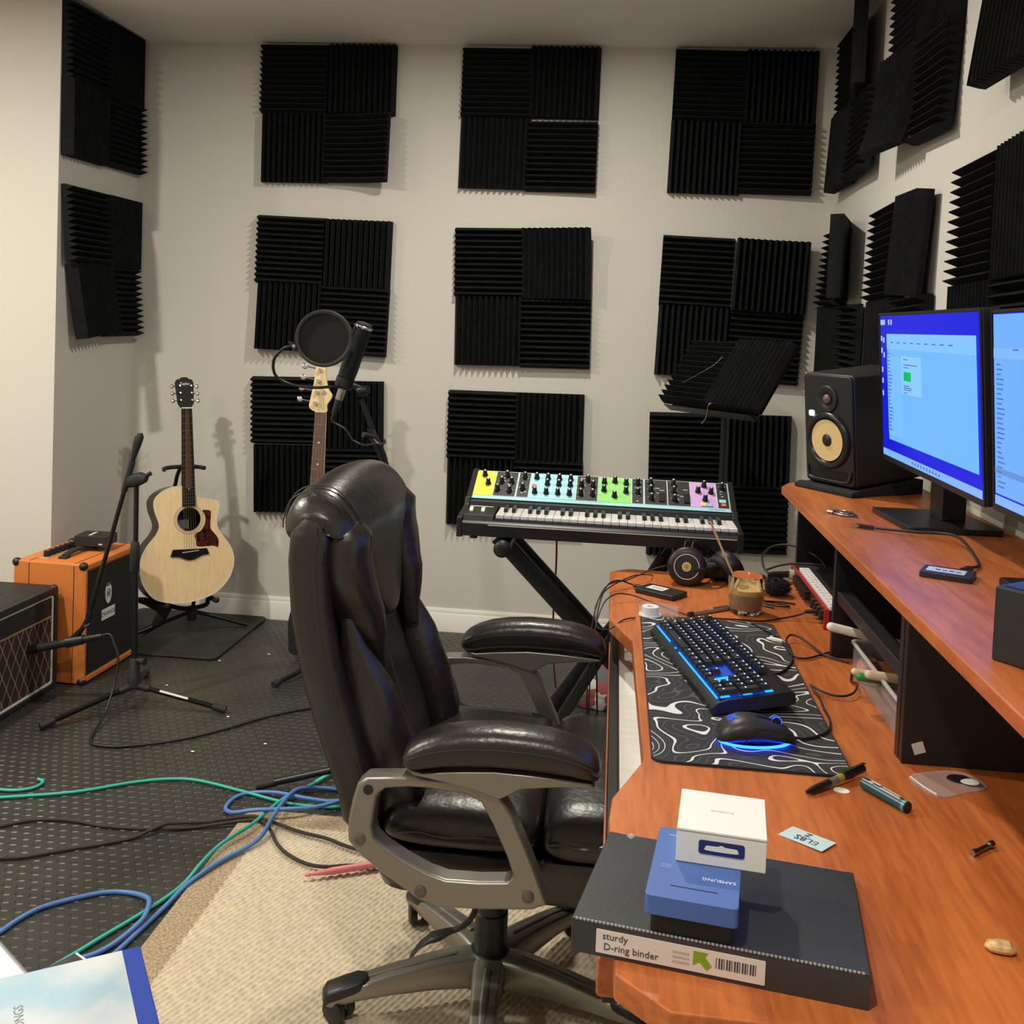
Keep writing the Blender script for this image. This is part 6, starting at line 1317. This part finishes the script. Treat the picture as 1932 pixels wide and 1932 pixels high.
# ------------------------------------------------------------------ music stand carrying two foam tiles
mst = thing('music_stand', 'black music stand behind the synthesizer with foam squares on its desk', 'music stand', (2.63, -.70, .012))
obj('pole', MB().cyl((2.632, -.70, .03), (2.625, -.70, 1.17), .0135, n=14), BLACKMETAL, mst)
obj('upper_tube', MB().cyl((2.626, -.70, .95), (2.622, -.70, 1.16), .0105, n=14), BLACKMETAL, mst)
for a in (.4, 2.5, 4.6): obj('leg', MB().cyl((2.632, -.70, .16), (2.632+.26*math.cos(a), -.70+.26*math.sin(a), .022), .009), BLACKMETAL, mst)
MU = frame((2.628, -.70, 1.243), (.56, -.83, 0), (.83*.56, .56*.56, .83))
obj('desk_plate', MB().box(-.24, .24, -.16, .15, -.022, -.019, MU), BLACKMETAL, mst)
obj('desk_lip', MB().box(-.24, .24, -.163, -.160, -.022, .015, MU), BLACKMETAL, mst)
for dx, ori, lab in ((-.150, 'h', 'black foam tile with level ridges on the left of the music stand'), (.130, 'v', 'black foam tile with upright ridges on the right of the music stand')):
    o = bpy.data.objects.new('acoustic_foam_tile', FLAT); COL.objects.link(o)
    o.matrix_world = MU @ Matrix.Translation((dx, 0, -.018 + (.012 if ori == 'v' else 0))) @ (Matrix.Rotation(math.pi/2, 4, 'Z') if ori == 'v' else Matrix.Identity(4)) @ (Matrix.Scale(.92, 4))
    tag(o, lab, 'foam tile', 'foam tiles on the music stand')
cable('string_scrap', 'bent scrap of steel guitar string lying across the foam on the music stand', [MU @ Vector((-.175, -.07, .036)), MU @ Vector((-.09, -.015, .040)), MU @ Vector((-.05, .02, .040)), MU @ Vector((-.03, .055, .042))], .0010, GREYMETAL, 'string')
cable('string_end', 'loose end of steel string dangling under the music stand foam', [(2.575, -.80, 1.145), (2.556, -.80, 1.142), (2.550, -.80, 1.118), (2.546, -.80, 1.090), (2.532, -.80, 1.070)], .0010, GREYMETAL, 'string')
# ------------------------------------------------------------------ floor cables and small floor things
F = .0155
def fl(L, z=F): return [(a, b, z) for a, b in L]
TEALC = mat('cable_teal', (.03, .40, .32), .45); BLUEC = mat('cable_blue', (.085, .20, .50), .45); BRAID = mat('cable_braid', (.045, .028, .024), .7, bump=(900, 1.0), var=(700, .9))
cable('instrument_cable', 'teal cable running across the rubber floor from the left edge', fl([(0.40, -1.90), (0.512, -1.869), (0.565, -1.848), (0.742, -1.78), (0.879, -1.689), (0.977, -1.648), (1.064, -1.646), (1.208, -1.687), (1.354, -1.731), (1.466, -1.733), (1.518, -1.721), (1.62, -1.70)], F+.001), .0048, TEALC, group='instrument cables on the floor')
o = cable('instrument_cable', 'teal cable laid diagonally along the rug corner to its plug', [(1.392, -1.602, F+.004), (1.347, -1.709, F+.012), (1.328, -1.816, .036), (1.313, -1.905, .038), (1.272, -2.013, .036), (1.259, -2.103, .034), (1.245, -2.17, .018), (1.225, -2.241, F), (1.192, -2.325, F), (1.161, -2.396, F), (1.133, -2.463, F), (1.09, -2.56, F)], .0048, TEALC, group='instrument cables on the floor')
obj('plug_sleeve', MB().cyl((1.392, -1.602, F+.005), (1.430, -1.505, F+.006), .0060, .0050, 12), mat('sleeve_teal', (.10, .60, .48), .4), o)
cable('instrument_cable', 'blue cable coiled on the floor and running along the rug edge', [(1.56, -1.69, F+.004), (1.513, -1.701, F+.010), (1.461, -1.717, F+.010), (1.385, -1.723, F+.018), (1.307, -1.693, F+.010), (1.236, -1.685, F), (1.198, -1.72, F), (1.193, -1.785, F), (1.232, -1.834, .028), (1.30, -1.843, .046), (1.385, -1.822, .046), (1.452, -1.779, .038), (1.513, -1.715, F+.020), (1.510, -1.68, F+.012), (1.481, -1.628, F+.002), (1.434, -1.623, F+.002), (1.385, -1.651, F+.012), (1.363, -1.706, F+.026), (1.357, -1.788, .046), (1.36, -1.875, .050), (1.354, -1.973, .034), (1.307, -2.063, .030), (1.282, -2.122, .030), (1.256, -2.195, .024), (1.243, -2.27, F+.002), (1.229, -2.355, F), (1.218, -2.428, F), (1.20, -2.53, F)], .0058, BLUEC, group='instrument cables on the floor')
cable('instrument_cable', 'blue cable curving in a wide loop at the lower left of the floor', [(0.92, -2.50, F), (0.936, -2.42, F), (0.948, -2.367, F), (0.972, -2.317, F), (1.028, -2.268, F), (1.084, -2.234, F), (1.139, -2.228, F), (1.19, -2.255, F+.010), (1.214, -2.291, F+.018), (1.223, -2.342, F+.012), (1.205, -2.402, F+.004), (1.181, -2.448, F), (1.15, -2.48, F), (1.10, -2.53, F)], .0058, BLUEC, group='instrument cables on the floor')
cable('instrument_cable', 'brown braided cable ending beside the pink drumstick on the rug', [(0.60, -2.03, F), (0.659, -1.993, F), (0.714, -1.951, F), (0.774, -1.934, F), (0.839, -1.932, F), (0.926, -1.944, F), (1.045, -1.936, F), (1.085, -1.932, F+.003), (1.15, -1.909, F), (1.243, -1.876, .022), (1.313, -1.863, .029), (1.361, -1.906, .032), (1.406, -1.978, .033), (1.453, -2.027, .033), (1.514, -2.062, .033), (1.564, -2.066, .033), (1.609, -2.052, .033), (1.70, -2.03, .033)], .0046, BRAID, group='instrument cables on the floor')
cable('instrument_cable', 'brown braided cable passing under the blue coil towards the chair', [(0.68, -2.17, F), (0.755, -2.14, F), (0.81, -2.123, F), (0.884, -2.076, F), (0.973, -2.024, F), (1.026, -1.984, F), (1.076, -1.934, F+.012), (1.105, -1.904, F+.006), (1.178, -1.874, F+.002), (1.286, -1.849, .030), (1.348, -1.872, .034), (1.446, -1.911, .033), (1.525, -1.932, .033), (1.584, -1.96, .033), (1.70, -2.00, .033)], .0046, BRAID, group='instrument cables on the floor')
cable('instrument_cable', 'short loop of teal cable at the far left edge of the photo', fl([(0.60, -1.72), (0.625, -1.735), (0.618, -1.775), (0.57, -1.80), (0.50, -1.80)]), .0048, TEALC, group='instrument cables on the floor')
cable('floor_lead', 'black lead crossing the rubber floor behind the chair arm', fl([(1.62, -.80), (1.70, -.86), (1.79, -.96), (1.86, -1.05), (1.95, -1.12)]), .0042)
stick('drumstick', 'pink drumstick lying on the beige rug behind the chair', (1.73, -2.02, .040), (1.525, -2.118, .036), .0085, mat('stick_pink', (.72, .22, .24), .4))
o = MB().loft([((2.24, -.72, .012), (.13, 0, 0), (0, .11, 0)), ((2.24, -.72, .05), (.15, 0, 0), (0, .13, 0)), ((2.25, -.71, .13), (.13, .02, 0), (0, .11, 0)), ((2.26, -.70, .20), (.08, 0, .01), (0, .07, 0)), ((2.27, -.69, .225), (.03, 0, 0), (0, .03, 0))], 14, 2.3)
pm = mat('plaid', (.5, .45, .42), .8); nt = pm.node_tree; ck = nt.nodes.new('ShaderNodeTexChecker'); ck.inputs['Scale'].default_value = 30; ck.inputs[1].default_value = (.62, .58, .55, 1); ck.inputs[2].default_value = (.30, .06, .07, 1)
tc = nt.nodes.new('ShaderNodeTexCoord'); vo = nt.nodes.new('ShaderNodeTexVoronoi'); vo.inputs['Scale'].default_value = 28; rp = nt.nodes.new('ShaderNodeValToRGB'); rp.color_ramp.interpolation = 'CONSTANT'
rp.color_ramp.elements[0].color = (.62, .57, .54, 1); rp.color_ramp.elements[1].color = (.30, .07, .08, 1); rp.color_ramp.elements[1].position = .45; e = rp.color_ramp.elements.new(.72); e.color = (.12, .12, .14, 1)
nt.links.new(tc.outputs['Object'], vo.inputs['Vector']); nt.links.new(vo.outputs['Color'], rp.inputs[0]); nt.links.new(rp.outputs[0], nt.nodes['Principled BSDF'].inputs['Base Color'])
tag(rebase(obj('cloth_bag', o, pm, ang=60), (2.24, -.72, .012)), 'crumpled red and white patterned cloth bag on the floor behind the stand', 'bag')
# flecks of fluff on the rubber
random.seed(5)
for x, y, wh in ((.70, -.62, 'beside the near corner of the smooth mat'), (.62, -.92, 'between the orange amplifier and the microphone stand'), (.95, -1.16, 'by the right foot of the microphone stand'), (.86, -.50, 'right of the smooth mat near the back wall'), (1.15, -1.35, 'left of the leather chair back'), (.95, -1.45, 'on the rubber floor above the teal cable')):
    z = MATZ+.002 if not (.08 < x < .68 and y > -.62) else MATZ+.012
    o = MB().loft([((x, y, z+.0005), (.002, 0, 0), (0, .0015, 0)), ((x+.001, y, z+.0025), (.005*random.uniform(.6, 1.3), 0, 0), (0, .004, 0)), ((x, y, z+.004), (.002, 0, 0), (0, .0015, 0))], 8, 2)
    tag(rebase(obj('fluff', o, PAPER, ang=60), (x, y, z)), 'tiny white fluff fleck '+wh, 'fluff', 'flecks of fluff on the rubber floor')
